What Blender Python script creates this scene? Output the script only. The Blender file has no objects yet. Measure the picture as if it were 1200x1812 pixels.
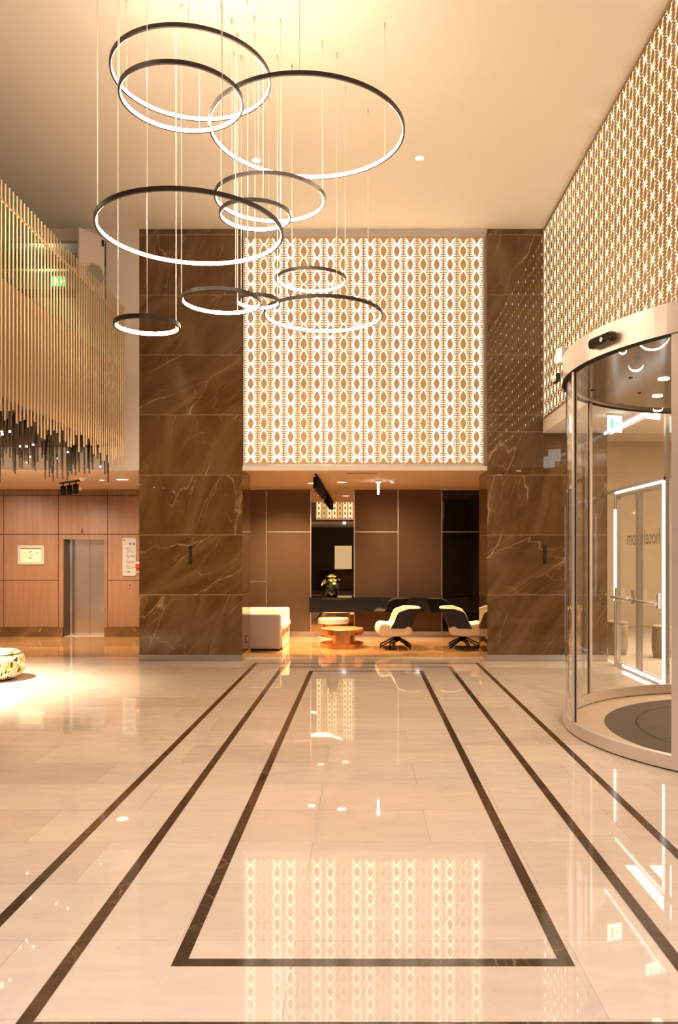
import bpy, bmesh, math, random
from mathutils import Vector, Matrix
random.seed(7)
PI = math.pi
sc = bpy.context.scene
C = sc.collection

# ------------------------------------------------------------------ camera
EYE = 1.70
F = 1408.0
cam = bpy.data.cameras.new('camera')
cam.sensor_fit = 'VERTICAL'
cam.sensor_height = 36.0
cam.sensor_width = 36.0 * 1200 / 1812
cam.lens = F * 36.0 / 1812
cam.shift_x = -43.5 / 1812
cam.shift_y = 76.0 / 1812
cam.clip_end = 200
co = bpy.data.objects.new('camera', cam)
C.objects.link(co)
co.location = (0, 0, EYE)
co.rotation_euler = (PI / 2, 0, 0)
sc.camera = co

# ------------------------------------------------------------------ view + world
sc.view_settings.view_transform = 'Standard'
sc.view_settings.look = 'None'
sc.view_settings.exposure = 0.85
sc.view_settings.gamma = 1.0
sc.view_settings.use_curve_mapping = False
sc.cycles.max_bounces = 10
sc.cycles.diffuse_bounces = 4
sc.cycles.glossy_bounces = 5
sc.cycles.transmission_bounces = 6
sc.cycles.transparent_max_bounces = 16
sc.cycles.caustics_reflective = False
sc.cycles.caustics_refractive = False
sc.cycles.sample_clamp_indirect = 4.0
w = bpy.data.worlds.new('world')
sc.world = w
w.use_nodes = True
w.node_tree.nodes['Background'].inputs[0].default_value = (1.0, 0.78, 0.58, 1)
w.node_tree.nodes['Background'].inputs[1].default_value = 0.25

WARM = (1.0, 0.64, 0.33)
AMBER = (1.0, 0.55, 0.22)
SOFT = (1.0, 0.84, 0.69)

def lamp(kind, loc, energy, color, size=0.1, target=None, angle=110, blend=0.6, size_y=None):
    l = bpy.data.lights.new(kind.lower() + '_lamp', kind)
    l.energy = energy
    l.color = color
    if kind == 'AREA':
        l.size = size
        if size_y:
            l.shape = 'RECTANGLE'
            l.size_y = size_y
    else:
        l.shadow_soft_size = size
    if kind == 'SPOT':
        l.spot_size = math.radians(angle)
        l.spot_blend = blend
    o = bpy.data.objects.new(l.name, l)
    C.objects.link(o)
    o.location = loc
    if target is not None:
        o.rotation_euler = (Vector(target) - Vector(loc)).to_track_quat('-Z', 'Y').to_euler()
    return o


# ------------------------------------------------------------------ helpers
def tag(o, label=None, cat=None, group=None, kind=None):
    if label: o['label'] = label
    if cat: o['category'] = cat
    if group: o['group'] = group
    if kind: o['kind'] = kind
    return o

def thing(name, label, cat, loc=(0, 0, 0), rotz=0, group=None, kind=None):
    o = bpy.data.objects.new(name, None)
    o.empty_display_size = 0.1
    C.objects.link(o)
    o.location = loc
    o.rotation_euler = (0, 0, rotz)
    return tag(o, label, cat, group, kind)

def copy_tree(o, parent=None):
    c = o.copy()
    C.objects.link(c)
    c.parent = parent
    for ch in list(o.children):
        copy_tree(ch, c)
    return c

class MB:
    def __init__(self):
        self.v, self.f, self.m, self.s = [], [], [], []
        self.mi = 0
        self.sm = False
    def face(self, idx):
        self.f.append(tuple(idx)); self.m.append(self.mi); self.s.append(self.sm)
    def poly(self, pts):
        n = len(self.v)
        self.v += [tuple(p) for p in pts]
        self.face(range(n, n + len(pts)))
        return self
    def box(self, x0, x1, y0, y1, z0, z1):
        n = len(self.v)
        self.v += [(x0, y0, z0), (x1, y0, z0), (x1, y1, z0), (x0, y1, z0), (x0, y0, z1), (x1, y0, z1), (x1, y1, z1), (x0, y1, z1)]
        for q in ((0, 3, 2, 1), (4, 5, 6, 7), (0, 1, 5, 4), (1, 2, 6, 5), (2, 3, 7, 6), (3, 0, 4, 7)):
            self.face([n + i for i in q])
        return self
    def obox(self, c, u, v, wv):
        # box from centre and three half-axis vectors
        c, u, v, wv = Vector(c), Vector(u), Vector(v), Vector(wv)
        n = len(self.v)
        for k in (-1, 1):
            for (a, b) in ((-1, -1), (1, -1), (1, 1), (-1, 1)):
                self.v.append(tuple(c + a * u + b * v + k * wv))
        for q in ((0, 3, 2, 1), (4, 5, 6, 7), (0, 1, 5, 4), (1, 2, 6, 5), (2, 3, 7, 6), (3, 0, 4, 7)):
            self.face([n + i for i in q])
        return self
    def tube(self, p0, p1, r0, r1=None, n=12, caps=True):
        r1 = r0 if r1 is None else r1
        p0, p1 = Vector(p0), Vector(p1)
        d = (p1 - p0).normalized()
        a = d.orthogonal().normalized()
        b = d.cross(a)
        k = len(self.v)
        for p, r in ((p0, r0), (p1, r1)):
            for i in range(n):
                t = 2 * PI * i / n
                self.v.append(tuple(p + r * (math.cos(t) * a + math.sin(t) * b)))
        old = self.sm
        self.sm = n > 6
        for i in range(n):
            j = (i + 1) % n
            self.face((k + i, k + j, k + n + j, k + n + i))
        self.sm = False
        if caps:
            self.face([k + i for i in reversed(range(n))])
            self.face([k + n + i for i in range(n)])
        self.sm = old
        return self
    def lathe(self, prof, c=(0, 0, 0), n=32, a0=0.0, a1=2 * PI, smooth=True):
        # prof: (r, z) list, revolved round z
        full = abs(a1 - a0 - 2 * PI) < 1e-6
        cols = n if full else n + 1
        k = len(self.v)
        for i in range(cols):
            t = a0 + (a1 - a0) * i / n
            for (r, z) in prof:
                self.v.append((c[0] + r * math.cos(t), c[1] + r * math.sin(t), c[2] + z))
        m = len(prof)
        old = self.sm
        self.sm = smooth
        for i in range(n):
            j = (i + 1) % cols
            for q in range(m - 1):
                self.face((k + i * m + q, k + j * m + q, k + j * m + q + 1, k + i * m + q + 1))
        self.sm = old
        return self
    def build(self, name, mats, parent=None, loc=(0, 0, 0), bevel=0, seg=2, merge=False, subsurf=0):
        me = bpy.data.meshes.new(name)
        me.from_pydata(self.v, [], self.f)
        if not isinstance(mats, (list, tuple)):
            mats = [mats]
        for m in mats:
            me.materials.append(m)
        me.polygons.foreach_set('material_index', self.m)
        me.polygons.foreach_set('use_smooth', self.s)
        bm = bmesh.new()
        bm.from_mesh(me)
        if merge:
            bmesh.ops.remove_doubles(bm, verts=bm.verts, dist=1e-5)
        bmesh.ops.recalc_face_normals(bm, faces=bm.faces) if merge else None
        bm.to_mesh(me)
        bm.free()
        me.update()
        o = bpy.data.objects.new(name, me)
        C.objects.link(o)
        o.parent = parent
        o.location = loc
        if bevel:
            b = o.modifiers.new('bevel', 'BEVEL')
            b.width = bevel
            b.segments = seg
            b.limit_method = 'ANGLE'
        if subsurf:
            s = o.modifiers.new('sub', 'SUBSURF')
            s.levels = s.render_levels = subsurf
            for p in me.polygons:
                p.use_smooth = True
        return o

def solid(name, mats, *boxes, parent=None, bevel=0, seg=2):
    m = MB()
    for b in boxes:
        m.box(*b)
    return m.build(name, mats, parent, bevel=bevel, seg=seg)

def struct(name, mats, *boxes, bevel=0):
    o = solid(name, mats, *boxes, bevel=bevel)
    o['kind'] = 'structure'
    return o

# ------------------------------------------------------------------ materials
def new_mat(name):
    m = bpy.data.materials.new(name)
    m.use_nodes = True
    nt = m.node_tree
    return m, nt, nt.nodes['Principled BSDF'], nt.nodes.new, nt.links.new

def mat(name, col, rough=0.5, metal=0.0, emit=None, es=0.0, spec=0.5, bump=0.0, bscale=200.0, coat=0.0, var=0.0, vscale=8.0):
    m, nt, b, N, L = new_mat(name)
    b.inputs['Base Color'].default_value = (*col, 1)
    b.inputs['Roughness'].default_value = rough
    b.inputs['Metallic'].default_value = metal
    b.inputs['Specular IOR Level'].default_value = spec
    b.inputs['Coat Weight'].default_value = coat
    if emit:
        b.inputs['Emission Color'].default_value = (*emit, 1)
        b.inputs['Emission Strength'].default_value = es
    if bump or var:
        tc = N('ShaderNodeTexCoord')
    if var:
        n = N('ShaderNodeTexNoise')
        n.inputs['Scale'].default_value = vscale
        n.inputs['Detail'].default_value = 4
        L(tc.outputs['Object'], n.inputs['Vector'])
        mx = N('ShaderNodeMix'); mx.data_type = 'RGBA'
        mx.inputs['A'].default_value = (*[c * (1 - var) for c in col], 1)
        mx.inputs['B'].default_value = (*[min(1, c * (1 + var)) for c in col], 1)
        L(n.outputs['Fac'], mx.inputs['Factor'])
        L(mx.outputs['Result'], b.inputs['Base Color'])
    if bump:
        n = N('ShaderNodeTexNoise')
        n.inputs['Scale'].default_value = bscale
        L(tc.outputs['Object'], n.inputs['Vector'])
        bp = N('ShaderNodeBump')
        bp.inputs['Strength'].default_value = bump
        bp.inputs['Distance'].default_value = 0.002
        L(n.outputs['Fac'], bp.inputs['Height'])
        L(bp.outputs['Normal'], b.inputs['Normal'])
    return m

def emit_mat(name, col, strength):
    m, nt, b, N, L = new_mat(name)
    nt.nodes.remove(b)
    e = N('ShaderNodeEmission')
    e.inputs[0].default_value = (*col, 1)
    e.inputs[1].default_value = strength
    L(e.outputs[0], nt.nodes['Material Output'].inputs['Surface'])
    return m

def math_node(N, L, op, a, b=None, c=None):
    n = N('ShaderNodeMath'); n.operation = op
    for i, x in enumerate((a, b, c)):
        if x is None: continue
        if isinstance(x, (int, float)): n.inputs[i].default_value = x
        else: L(x, n.inputs[i])
    return n.outputs[0]

def glass_mat(name, tint=(0.96, 0.97, 0.95), ior=1.45, rough=0.0):
    m, nt, b, N, L = new_mat(name)
    nt.nodes.remove(b)
    tr = N('ShaderNodeBsdfTransparent'); tr.inputs[0].default_value = (*tint, 1)
    gl = N('ShaderNodeBsdfGlossy'); gl.inputs['Roughness'].default_value = rough
    # Schlick reflectance of a thin pane, the same from either side
    ge = N('ShaderNodeNewGeometry')
    dt = N('ShaderNodeVectorMath'); dt.operation = 'DOT_PRODUCT'
    L(ge.outputs['Normal'], dt.inputs[0]); L(ge.outputs['Incoming'], dt.inputs[1])
    r0 = ((ior - 1) / (ior + 1)) ** 2
    k = math_node(N, L, 'POWER', math_node(N, L, 'SUBTRACT', 1.0, math_node(N, L, 'ABSOLUTE', dt.outputs['Value'])), 5.0)
    fr = math_node(N, L, 'MULTIPLY_ADD', k, 1.0 - r0, r0)
    mx = N('ShaderNodeMixShader')
    L(fr, mx.inputs[0]); L(tr.outputs[0], mx.inputs[1]); L(gl.outputs[0], mx.inputs[2])
    L(mx.outputs[0], nt.nodes['Material Output'].inputs['Surface'])
    return m

def marble_mat(name, dark, light, vein, rough=0.06, course=0.96, z0=0.10, scale=1.0, rot=0.5, vein_amt=1.0):
    m, nt, b, N, L = new_mat(name)
    geo = N('ShaderNodeNewGeometry')
    sep = N('ShaderNodeSeparateXYZ'); L(geo.outputs['Position'], sep.inputs[0])
    k = math_node(N, L, 'FLOOR', math_node(N, L, 'DIVIDE', math_node(N, L, 'SUBTRACT', sep.outputs['Z'], z0), course))
    wn = N('ShaderNodeTexWhiteNoise'); wn.noise_dimensions = '1D'; L(k, wn.inputs['W'])
    sc_ = N('ShaderNodeVectorMath'); sc_.operation = 'SCALE'; L(wn.outputs['Color'], sc_.inputs[0]); sc_.inputs['Scale'].default_value = 25.0
    ad = N('ShaderNodeVectorMath'); ad.operation = 'ADD'; L(geo.outputs['Position'], ad.inputs[0]); L(sc_.outputs[0], ad.inputs[1])
    # each course is a different slab: turn the figure a little
    ro = N('ShaderNodeVectorRotate'); ro.rotation_type = 'Y_AXIS'
    L(ad.outputs[0], ro.inputs['Vector'])
    L(math_node(N, L, 'MULTIPLY_ADD', wn.outputs['Value'], 0.9, rot), ro.inputs['Angle'])
    mp = N('ShaderNodeMapping'); L(ro.outputs[0], mp.inputs['Vector'])
    mp.inputs['Scale'].default_value = (0.42 * scale, 0.9 * scale, 1.45 * scale)
    nz = N('ShaderNodeTexNoise'); nz.inputs['Scale'].default_value = 1.7; nz.inputs['Detail'].default_value = 6
    L(mp.outputs[0], nz.inputs['Vector'])
    dv = N('ShaderNodeVectorMath'); dv.operation = 'MULTIPLY_ADD'
    L(nz.outputs['Color'], dv.inputs[0]); dv.inputs[1].default_value = (0.55, 0.55, 0.55); L(mp.outputs[0], dv.inputs[2])
    def veins(scl, width):
        vo = N('ShaderNodeTexVoronoi'); vo.feature = 'DISTANCE_TO_EDGE'; vo.inputs['Scale'].default_value = scl
        L(dv.outputs[0], vo.inputs['Vector'])
        mr = N('ShaderNodeMapRange'); mr.inputs['From Min'].default_value = 0.0; mr.inputs['From Max'].default_value = width
        mr.inputs['To Min'].default_value = 1.0; mr.inputs['To Max'].default_value = 0.0
        mr.interpolation_type = 'SMOOTHSTEP'
        L(vo.outputs['Distance'], mr.inputs['Value'])
        return mr.outputs[0]
    pn = N('ShaderNodeTexNoise'); pn.inputs['Scale'].default_value = 1.3; pn.inputs['Detail'].default_value = 3; L(ad.outputs[0], pn.inputs['Vector'])
    patch = N('ShaderNodeMapRange'); patch.inputs['From Min'].default_value = 0.42; patch.inputs['From Max'].default_value = 0.68
    L(pn.outputs['Fac'], patch.inputs['Value'])
    v1 = math_node(N, L, 'MULTIPLY', veins(1.1, 0.015), patch.outputs[0])
    v2 = math_node(N, L, 'MULTIPLY', veins(2.3, 0.018), math_node(N, L, 'MULTIPLY', patch.outputs[0], 0.45))
    v3 = math_node(N, L, 'MULTIPLY', veins(0.8, 0.10), 0.12)
    vt = math_node(N, L, 'MULTIPLY', math_node(N, L, 'MINIMUM', math_node(N, L, 'ADD', math_node(N, L, 'ADD', v1, v2), v3), 1.0), vein_amt)
    n2 = N('ShaderNodeTexNoise'); n2.inputs['Scale'].default_value = 3.2; n2.inputs['Detail'].default_value = 9; n2.inputs['Roughness'].default_value = 0.65
    L(dv.outputs[0], n2.inputs['Vector'])
    r2 = N('ShaderNodeMapRange'); r2.inputs['From Min'].default_value = 0.3; r2.inputs['From Max'].default_value = 0.72; L(n2.outputs['Fac'], r2.inputs['Value'])
    mx = N('ShaderNodeMix'); mx.data_type = 'RGBA'
    mx.inputs['A'].default_value = (*dark, 1); mx.inputs['B'].default_value = (*light, 1); L(r2.outputs[0], mx.inputs['Factor'])
    m2 = N('ShaderNodeMix'); m2.data_type = 'RGBA'
    L(vt, m2.inputs['Factor']); L(mx.outputs['Result'], m2.inputs['A']); m2.inputs['B'].default_value = (*vein, 1)
    L(m2.outputs['Result'], b.inputs['Base Color'])
    b.inputs['Roughness'].default_value = rough
    return m

def floor_mat(name, c1, c2, speck, tile=(1.2, 0.6), off=(0.3, 0.51), rough=0.07, contrast=1.0):
    m, nt, b, N, L = new_mat(name)
    geo = N('ShaderNodeNewGeometry')
    ad = N('ShaderNodeVectorMath'); ad.operation = 'ADD'; ad.inputs[1].default_value = (off[0] + 12, -off[1] + 12.6, 0)
    L(geo.outputs['Position'], ad.inputs[0])
    br = N('ShaderNodeTexBrick')
    br.offset = 0.42; br.squash = 1.0
    br.inputs['Scale'].default_value = 1.0
    br.inputs['Brick Width'].default_value = tile[0]; br.inputs['Row Height'].default_value = tile[1]
    br.inputs['Mortar Size'].default_value = 0.0018; br.inputs['Mortar Smooth'].default_value = 0.0
    br.inputs['Bias'].default_value = 0.0
    br.inputs['Color1'].default_value = (*c1, 1); br.inputs['Color2'].default_value = (*c2, 1)
    br.inputs['Mortar'].default_value = (*[c * 0.78 for c in c2], 1)
    L(ad.outputs[0], br.inputs['Vector'])
    mp = N('ShaderNodeMapping'); mp.inputs['Scale'].default_value = (2.0, 7.0, 1.0); mp.inputs['Rotation'].default_value = (0, 0, 0.25)
    L(geo.outputs['Position'], mp.inputs['Vector'])
    n1 = N('ShaderNodeTexNoise'); n1.inputs['Scale'].default_value = 1.0; n1.inputs['Detail'].default_value = 8; n1.inputs['Distortion'].default_value = 1.2
    L(mp.outputs[0], n1.inputs['Vector'])
    m1 = N('ShaderNodeMix'); m1.data_type = 'RGBA'; m1.blend_type = 'MULTIPLY'; m1.inputs['Factor'].default_value = 1.0
    cr = N('ShaderNodeMapRange'); cr.inputs['To Min'].default_value = 1 - 0.16 * contrast; cr.inputs['To Max'].default_value = 1 + 0.10 * contrast
    cr.inputs['From Min'].default_value = 0.25; cr.inputs['From Max'].default_value = 0.75
    L(n1.outputs['Fac'], cr.inputs['Value'])
    L(br.outputs['Color'], m1.inputs['A']); L(cr.outputs[0], m1.inputs['B'])
    n2 = N('ShaderNodeTexVoronoi'); n2.feature = 'DISTANCE_TO_EDGE'; n2.inputs['Scale'].default_value = 3.3
    n3 = N('ShaderNodeTexNoise'); n3.inputs['Scale'].default_value = 5.0; n3.inputs['Detail'].default_value = 6
    L(geo.outputs['Position'], n3.inputs['Vector'])
    dv = N('ShaderNodeVectorMath'); dv.operation = 'MULTIPLY_ADD'; L(n3.outputs['Color'], dv.inputs[0]); dv.inputs[1].default_value = (0.6, 0.6, 0.6)
    L(geo.outputs['Position'], dv.inputs[2]); L(dv.outputs[0], n2.inputs['Vector'])
    mr = N('ShaderNodeMapRange'); mr.inputs['From Max'].default_value = 0.012; mr.inputs['To Min'].default_value = 1; mr.inputs['To Max'].default_value = 0
    L(n2.outputs['Distance'], mr.inputs['Value'])
    pm = N('ShaderNodeMapRange'); pm.inputs['From Min'].default_value = 0.5; pm.inputs['From Max'].default_value = 0.7; pm.inputs['To Max'].default_value = 0.45
    L(n3.outputs['Fac'], pm.inputs['Value'])
    vf = math_node(N, L, 'MULTIPLY', mr.outputs[0], pm.outputs[0])
    m2 = N('ShaderNodeMix'); m2.data_type = 'RGBA'; L(vf, m2.inputs['Factor']); L(m1.outputs['Result'], m2.inputs['A']); m2.inputs['B'].default_value = (*speck, 1)
    L(m2.outputs['Result'], b.inputs['Base Color'])
    b.inputs['Roughness'].default_value = rough
    return m

def wood_mat(name, c1, c2, rough=0.4):
    m, nt, b, N, L = new_mat(name)
    geo = N('ShaderNodeNewGeometry')
    mp = N('ShaderNodeMapping'); mp.inputs['Scale'].default_value = (14.0, 14.0, 0.7); L(geo.outputs['Position'], mp.inputs['Vector'])
    n = N('ShaderNodeTexNoise'); n.inputs['Scale'].default_value = 1.0; n.inputs['Detail'].default_value = 8; n.inputs['Roughness'].default_value = 0.7
    L(mp.outputs[0], n.inputs['Vector'])
    mp2 = N('ShaderNodeMapping'); mp2.inputs['Scale'].default_value = (90.0, 90.0, 3.0); L(geo.outputs['Position'], mp2.inputs['Vector'])
    n2 = N('ShaderNodeTexNoise'); n2.inputs['Scale'].default_value = 1.0; n2.inputs['Detail'].default_value = 3; L(mp2.outputs[0], n2.inputs['Vector'])
    f = math_node(N, L, 'MULTIPLY_ADD', n2.outputs['Fac'], 0.5, math_node(N, L, 'MULTIPLY_ADD', n.outputs['Fac'], 1.1, -0.3))
    mx = N('ShaderNodeMix'); mx.data_type = 'RGBA'; mx.inputs['A'].default_value = (*c1, 1); mx.inputs['B'].default_value = (*c2, 1)
    L(f, mx.inputs['Factor']); L(mx.outputs['Result'], b.inputs['Base Color'])
    b.inputs['Roughness'].default_value = rough
    return m

def fabric_mat(name, c, rough=0.9, scale=160.0, amt=0.35, sheen=0.0):
    m, nt, b, N, L = new_mat(name)
    geo = N('ShaderNodeNewGeometry')
    out = []
    for s in ((1, 1, 0.12), (0.12, 0.12, 1)):
        mp = N('ShaderNodeMapping'); mp.inputs['Scale'].default_value = tuple(scale * q for q in s); L(geo.outputs['Position'], mp.inputs['Vector'])
        n = N('ShaderNodeTexNoise'); n.inputs['Scale'].default_value = 1.0; n.inputs['Detail'].default_value = 2; L(mp.outputs[0], n.inputs['Vector'])
        out.append(n.outputs['Fac'])
    f = math_node(N, L, 'MULTIPLY', math_node(N, L, 'ADD', out[0], out[1]), 0.5)
    mx = N('ShaderNodeMix'); mx.data_type = 'RGBA'
    mx.inputs['A'].default_value = (*[q * (1 - amt) for q in c], 1); mx.inputs['B'].default_value = (*[min(1, q * (1 + amt)) for q in c], 1)
    L(f, mx.inputs['Factor']); L(mx.outputs['Result'], b.inputs['Base Color'])
    b.inputs['Roughness'].default_value = rough
    b.inputs['Sheen Weight'].default_value = sheen
    return m

def steel_mat(name, col, rough=0.22, aniso_scale=(3, 3, 220), var=0.12):
    m, nt, b, N, L = new_mat(name)
    geo = N('ShaderNodeNewGeometry')
    mp = N('ShaderNodeMapping'); mp.inputs['Scale'].default_value = aniso_scale; L(geo.outputs['Position'], mp.inputs['Vector'])
    n = N('ShaderNodeTexNoise'); n.inputs['Scale'].default_value = 1.0; n.inputs['Detail'].default_value = 2; L(mp.outputs[0], n.inputs['Vector'])
    r = N('ShaderNodeMapRange'); r.inputs['To Min'].default_value = rough - var * 0.5; r.inputs['To Max'].default_value = rough + var * 0.5
    L(n.outputs['Fac'], r.inputs['Value']); L(r.outputs[0], b.inputs['Roughness'])
    b.inputs['Base Color'].default_value = (*col, 1)
    b.inputs['Metallic'].default_value = 1.0
    return m

M = {}
M['floor'] = floor_mat('cream limestone tiles', (0.66, 0.56, 0.47), (0.575, 0.475, 0.39), (0.36, 0.25, 0.17), rough=0.02, contrast=0.55)
M['floor_brown'] = floor_mat('brown marble floor', (0.42, 0.25, 0.11), (0.35, 0.20, 0.085), (0.5, 0.34, 0.2), tile=(0.9, 0.9), off=(0.2, 0.27), rough=0.06, contrast=3.0)
M['marble'] = marble_mat('brown marble', (0.088, 0.043, 0.014), (0.155, 0.082, 0.030), (0.44, 0.28, 0.15), rough=0.014)
M['inlay'] = marble_mat('dark brown inlay marble', (0.050, 0.030, 0.016), (0.085, 0.052, 0.03), (0.3, 0.2, 0.12), rough=0.09, course=50, scale=2.5, vein_amt=0.6)
M['joint'] = mat('pale joint', (0.55, 0.40, 0.25), 0.4)
M['ceiling'] = mat('cream ceiling paint', (0.86, 0.77, 0.66), 0.9, bump=0.05, bscale=300)
M['plaster'] = mat('pale plaster', (0.68, 0.58, 0.52), 0.85, bump=0.1, bscale=90)
M['soffit'] = mat('pale peach soffit', (0.62, 0.45, 0.32), 0.6)
M['soffit_light'] = mat('white soffit paint', (0.78, 0.70, 0.64), 0.7)
M['greige'] = mat('grey green wall', (0.30, 0.29, 0.22), 0.9)
M['dark'] = mat('dark void', (0.02, 0.015, 0.012), 0.8)
M['darkbrown'] = mat('dark brown panel', (0.06, 0.035, 0.02), 0.5)
M['wood'] = wood_mat('walnut veneer', (0.165, 0.082, 0.048), (0.34, 0.19, 0.118))
M['groove'] = mat('shadow gap', (0.06, 0.03, 0.015), 0.8)
M['fabricwall'] = fabric_mat('brown woven wall fabric', (0.115, 0.068, 0.04), scale=120, amt=0.5)
M['trim'] = mat('satin metal trim', (0.80, 0.70, 0.60), 0.3, 0.8)
M['skirt'] = steel_mat('brushed skirting', (0.58, 0.53, 0.48), 0.35, var=0.06)
M['steel'] = steel_mat('brushed steel', (0.80, 0.75, 0.72), 0.2, var=0.08)
M['chrome'] = mat('polished steel', (0.80, 0.77, 0.74), 0.12, 1.0)
M['satin'] = mat('satin steel', (0.74, 0.66, 0.60), 0.32, 0.55)
M['brass'] = mat('brushed brass', (0.80, 0.60, 0.39), 0.45, 0.5)
M['brass_dark'] = mat('dark bronze rod', (0.10, 0.075, 0.06), 0.4, 0.7)
M['fascia'] = mat('bronze fascia', (0.21, 0.115, 0.055), 0.5, 0.0)
M['screen'] = mat('gold perforated sheet', (0.60, 0.41, 0.24), 0.5, 0.1)
M['screen_gold'] = mat('deep gold perforated sheet', (0.34, 0.185, 0.055), 0.35, 0.5)
M['slot'] = emit_mat('backlit cut-outs', (1.0, 0.84, 0.58), 3.3)
M['slot_dim'] = emit_mat('dimmer backlit cut-outs', (1.0, 0.80, 0.50), 1.3)
M['slot_hot'] = emit_mat('bright backlit cut-outs', (1.0, 0.74, 0.38), 1.9)
M['led'] = emit_mat('led dots', (1.0, 0.93, 0.84), 9.0)
M['ring'] = mat('black ring channel', (0.035, 0.025, 0.02), 0.4, 0.3)
M['ringlight'] = emit_mat('ring diffuser', (1.0, 0.80, 0.58), 36.0)
M['cable'] = mat('clear steel cable', (0.85, 0.75, 0.6), 0.4, 0.2)
M['black'] = mat('black powder coat', (0.012, 0.011, 0.010), 0.7, spec=0.2)
M['blackgloss'] = mat('black gloss lacquer', (0.008, 0.007, 0.007), 0.05, coat=0.5)
M['mirror'] = mat('bronze mirror', (0.62, 0.50, 0.36), 0.01, 1.0)
M['blackglass'] = mat('black glass', (0.012, 0.009, 0.007), 0.03)
M['glass'] = glass_mat('clear glass')
M['glass_green'] = glass_mat('balustrade glass', (0.82, 0.88, 0.76))
M['lampglow'] = emit_mat('downlight glow', (1.0, 0.86, 0.66), 5.0)
M['strip'] = emit_mat('white light strip', (0.95, 0.97, 1.0), 1.8)
M['white'] = mat('white plastic', (0.85, 0.80, 0.74), 0.4)
M['cream'] = fabric_mat('cream upholstery', (0.72, 0.60, 0.44), scale=240, amt=0.15, sheen=0.2)
M['linen_shaded'] = fabric_mat('shaded grey beige cloth', (0.40, 0.335, 0.30), scale=180, amt=0.15)  # linen of the sofa's near arm, its shade put into the colour
M['navy'] = fabric_mat('dark navy upholstery', (0.028, 0.026, 0.036), scale=240, amt=0.2)
M['copper'] = steel_mat('brushed copper', (0.72, 0.36, 0.15), 0.26, (220, 220, 2), var=0.05)
M['copper_top'] = mat('satin copper top', (0.74, 0.44, 0.17), 0.35, 0.9)
M['silver_top'] = mat('pale silver top', (0.82, 0.78, 0.72), 0.35, 0.8)
M['plaque'] = mat('grey plaque', (0.40, 0.38, 0.37), 0.5)
M['paper'] = mat('pale paper', (0.72, 0.66, 0.5), 0.6)  # plain pale sheet of the evacuation plan
M['ink'] = mat('dark print', (0.06, 0.05, 0.05), 0.6)
M['red'] = mat('red plastic', (0.65, 0.03, 0.02), 0.4)
M['green_sign'] = emit_mat('green sign face', (0.12, 0.9, 0.25), 1.6)
M['white_sign'] = emit_mat('white sign face', (1.0, 0.97, 0.9), 2.5)
M['mat'] = mat('dark entrance matting', (0.085, 0.058, 0.04), 0.95, bump=0.6, bscale=400, var=0.3, vscale=120)
M['kerb'] = mat('beige metal kerb', (0.58, 0.42, 0.29), 0.4, 0.3)
M['canopy'] = mat('bronze canopy underside', (0.26, 0.19, 0.13), 0.15, 0.6)
M['ext_wall'] = mat('sand render', (0.60, 0.48, 0.36), 0.9)
M['ext_floor'] = mat('sand paving', (0.50, 0.42, 0.34), 0.6)
M['basket'] = mat('rough woven basket', (0.42, 0.33, 0.22), 0.95, bump=1.0, bscale=40, var=0.5, vscale=30)
M['leaf'] = mat('green leaf', (0.10, 0.20, 0.03), 0.5)
M['petal'] = mat('cream petal', (0.85, 0.82, 0.45), 0.5)
M['amber'] = emit_mat('amber lit panel', (1.0, 0.78, 0.48), 0.6)
M['letter'] = mat('grey brown vinyl', (0.46, 0.36, 0.27), 0.7)

# ------------------------------------------------------------------ levels (metres)
CEIL = 6.916
SOF = 3.06          # lounge and lift lobby ceiling
YP = 12.73          # front face of the piers
YL = 16.60          # lounge back wall
YW = 16.55          # walnut wall
ALC = 3.67          # entrance alcove ceiling
XR = 2.88           # plane of the right-hand screen
XF = 3.90           # street front
XROD = -3.79        # row of rods

# ------------------------------------------------------------------ setting
m = MB(); m.box(-9.0, XF, -10, 13.27, -0.1, 0.0)
o = m.build('floor', M['floor']); o['kind'] = 'structure'
m = MB(); m.box(-9.0, XF, 13.27, 17.4, -0.1, 0.0)
o = m.build('floor', M['floor_brown']); o['kind'] = 'structure'

def frame_strip(name, xa, xb, y0, y1, wd=0.058, closed=True, wx=None):
    wx = wx or wd
    mb = MB(); z = 0.0015
    mb.poly([(xa, y0, z), (xa + wx, y0 + (wd if closed else 0), z), (xa + wx, y1 - wd, z), (xa, y1, z)])
    mb.poly([(xb, y0, z), (xb, y1, z), (xb - wx, y1 - wd, z), (xb - wx, y0 + (wd if closed else 0), z)])
    mb.poly([(xa, y1, z), (xa + wx, y1 - wd, z), (xb - wx, y1 - wd, z), (xb, y1, z)])
    if closed:
        mb.poly([(xa, y0, z), (xb, y0, z), (xb - wx, y0 + wd, z), (xa + wx, y0 + wd, z)])
    o = mb.build(name, M['inlay']); o['kind'] = 'structure'
frame_strip('trim_1', -0.797, 0.874, 3.288, 11.67, 0.060)
frame_strip('trim_2', -1.262, 1.341, 2.835, 12.10, 0.060)
frame_strip('trim_3', -1.718, 1.811, -6.0, 12.52, 0.058, closed=False)

struct('ceiling', M['ceiling'], (-9.0, XR + 0.3, 0.4, YP + 0.05, CEIL, CEIL + 0.1))
struct('wall_left', M['plaster'], (-9.1, -9.0, -10, 17.4, 0, CEIL))
struct('wall_rear', M['darkbrown'], (-9.0, XF, -6.1, -6.0, 0, SOF), (-9.0, -1.96, 0.5, 1.0, SOF, CEIL), (1.96, XR, 0.5, 1.0, SOF, CEIL), (-1.96, 1.96, 0.5, 0.9, SOF, CEIL))
struct('ceiling', M['soffit_light'], (-9.0, XR, -6.0, 0.5, SOF, SOF + 0.08))
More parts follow.
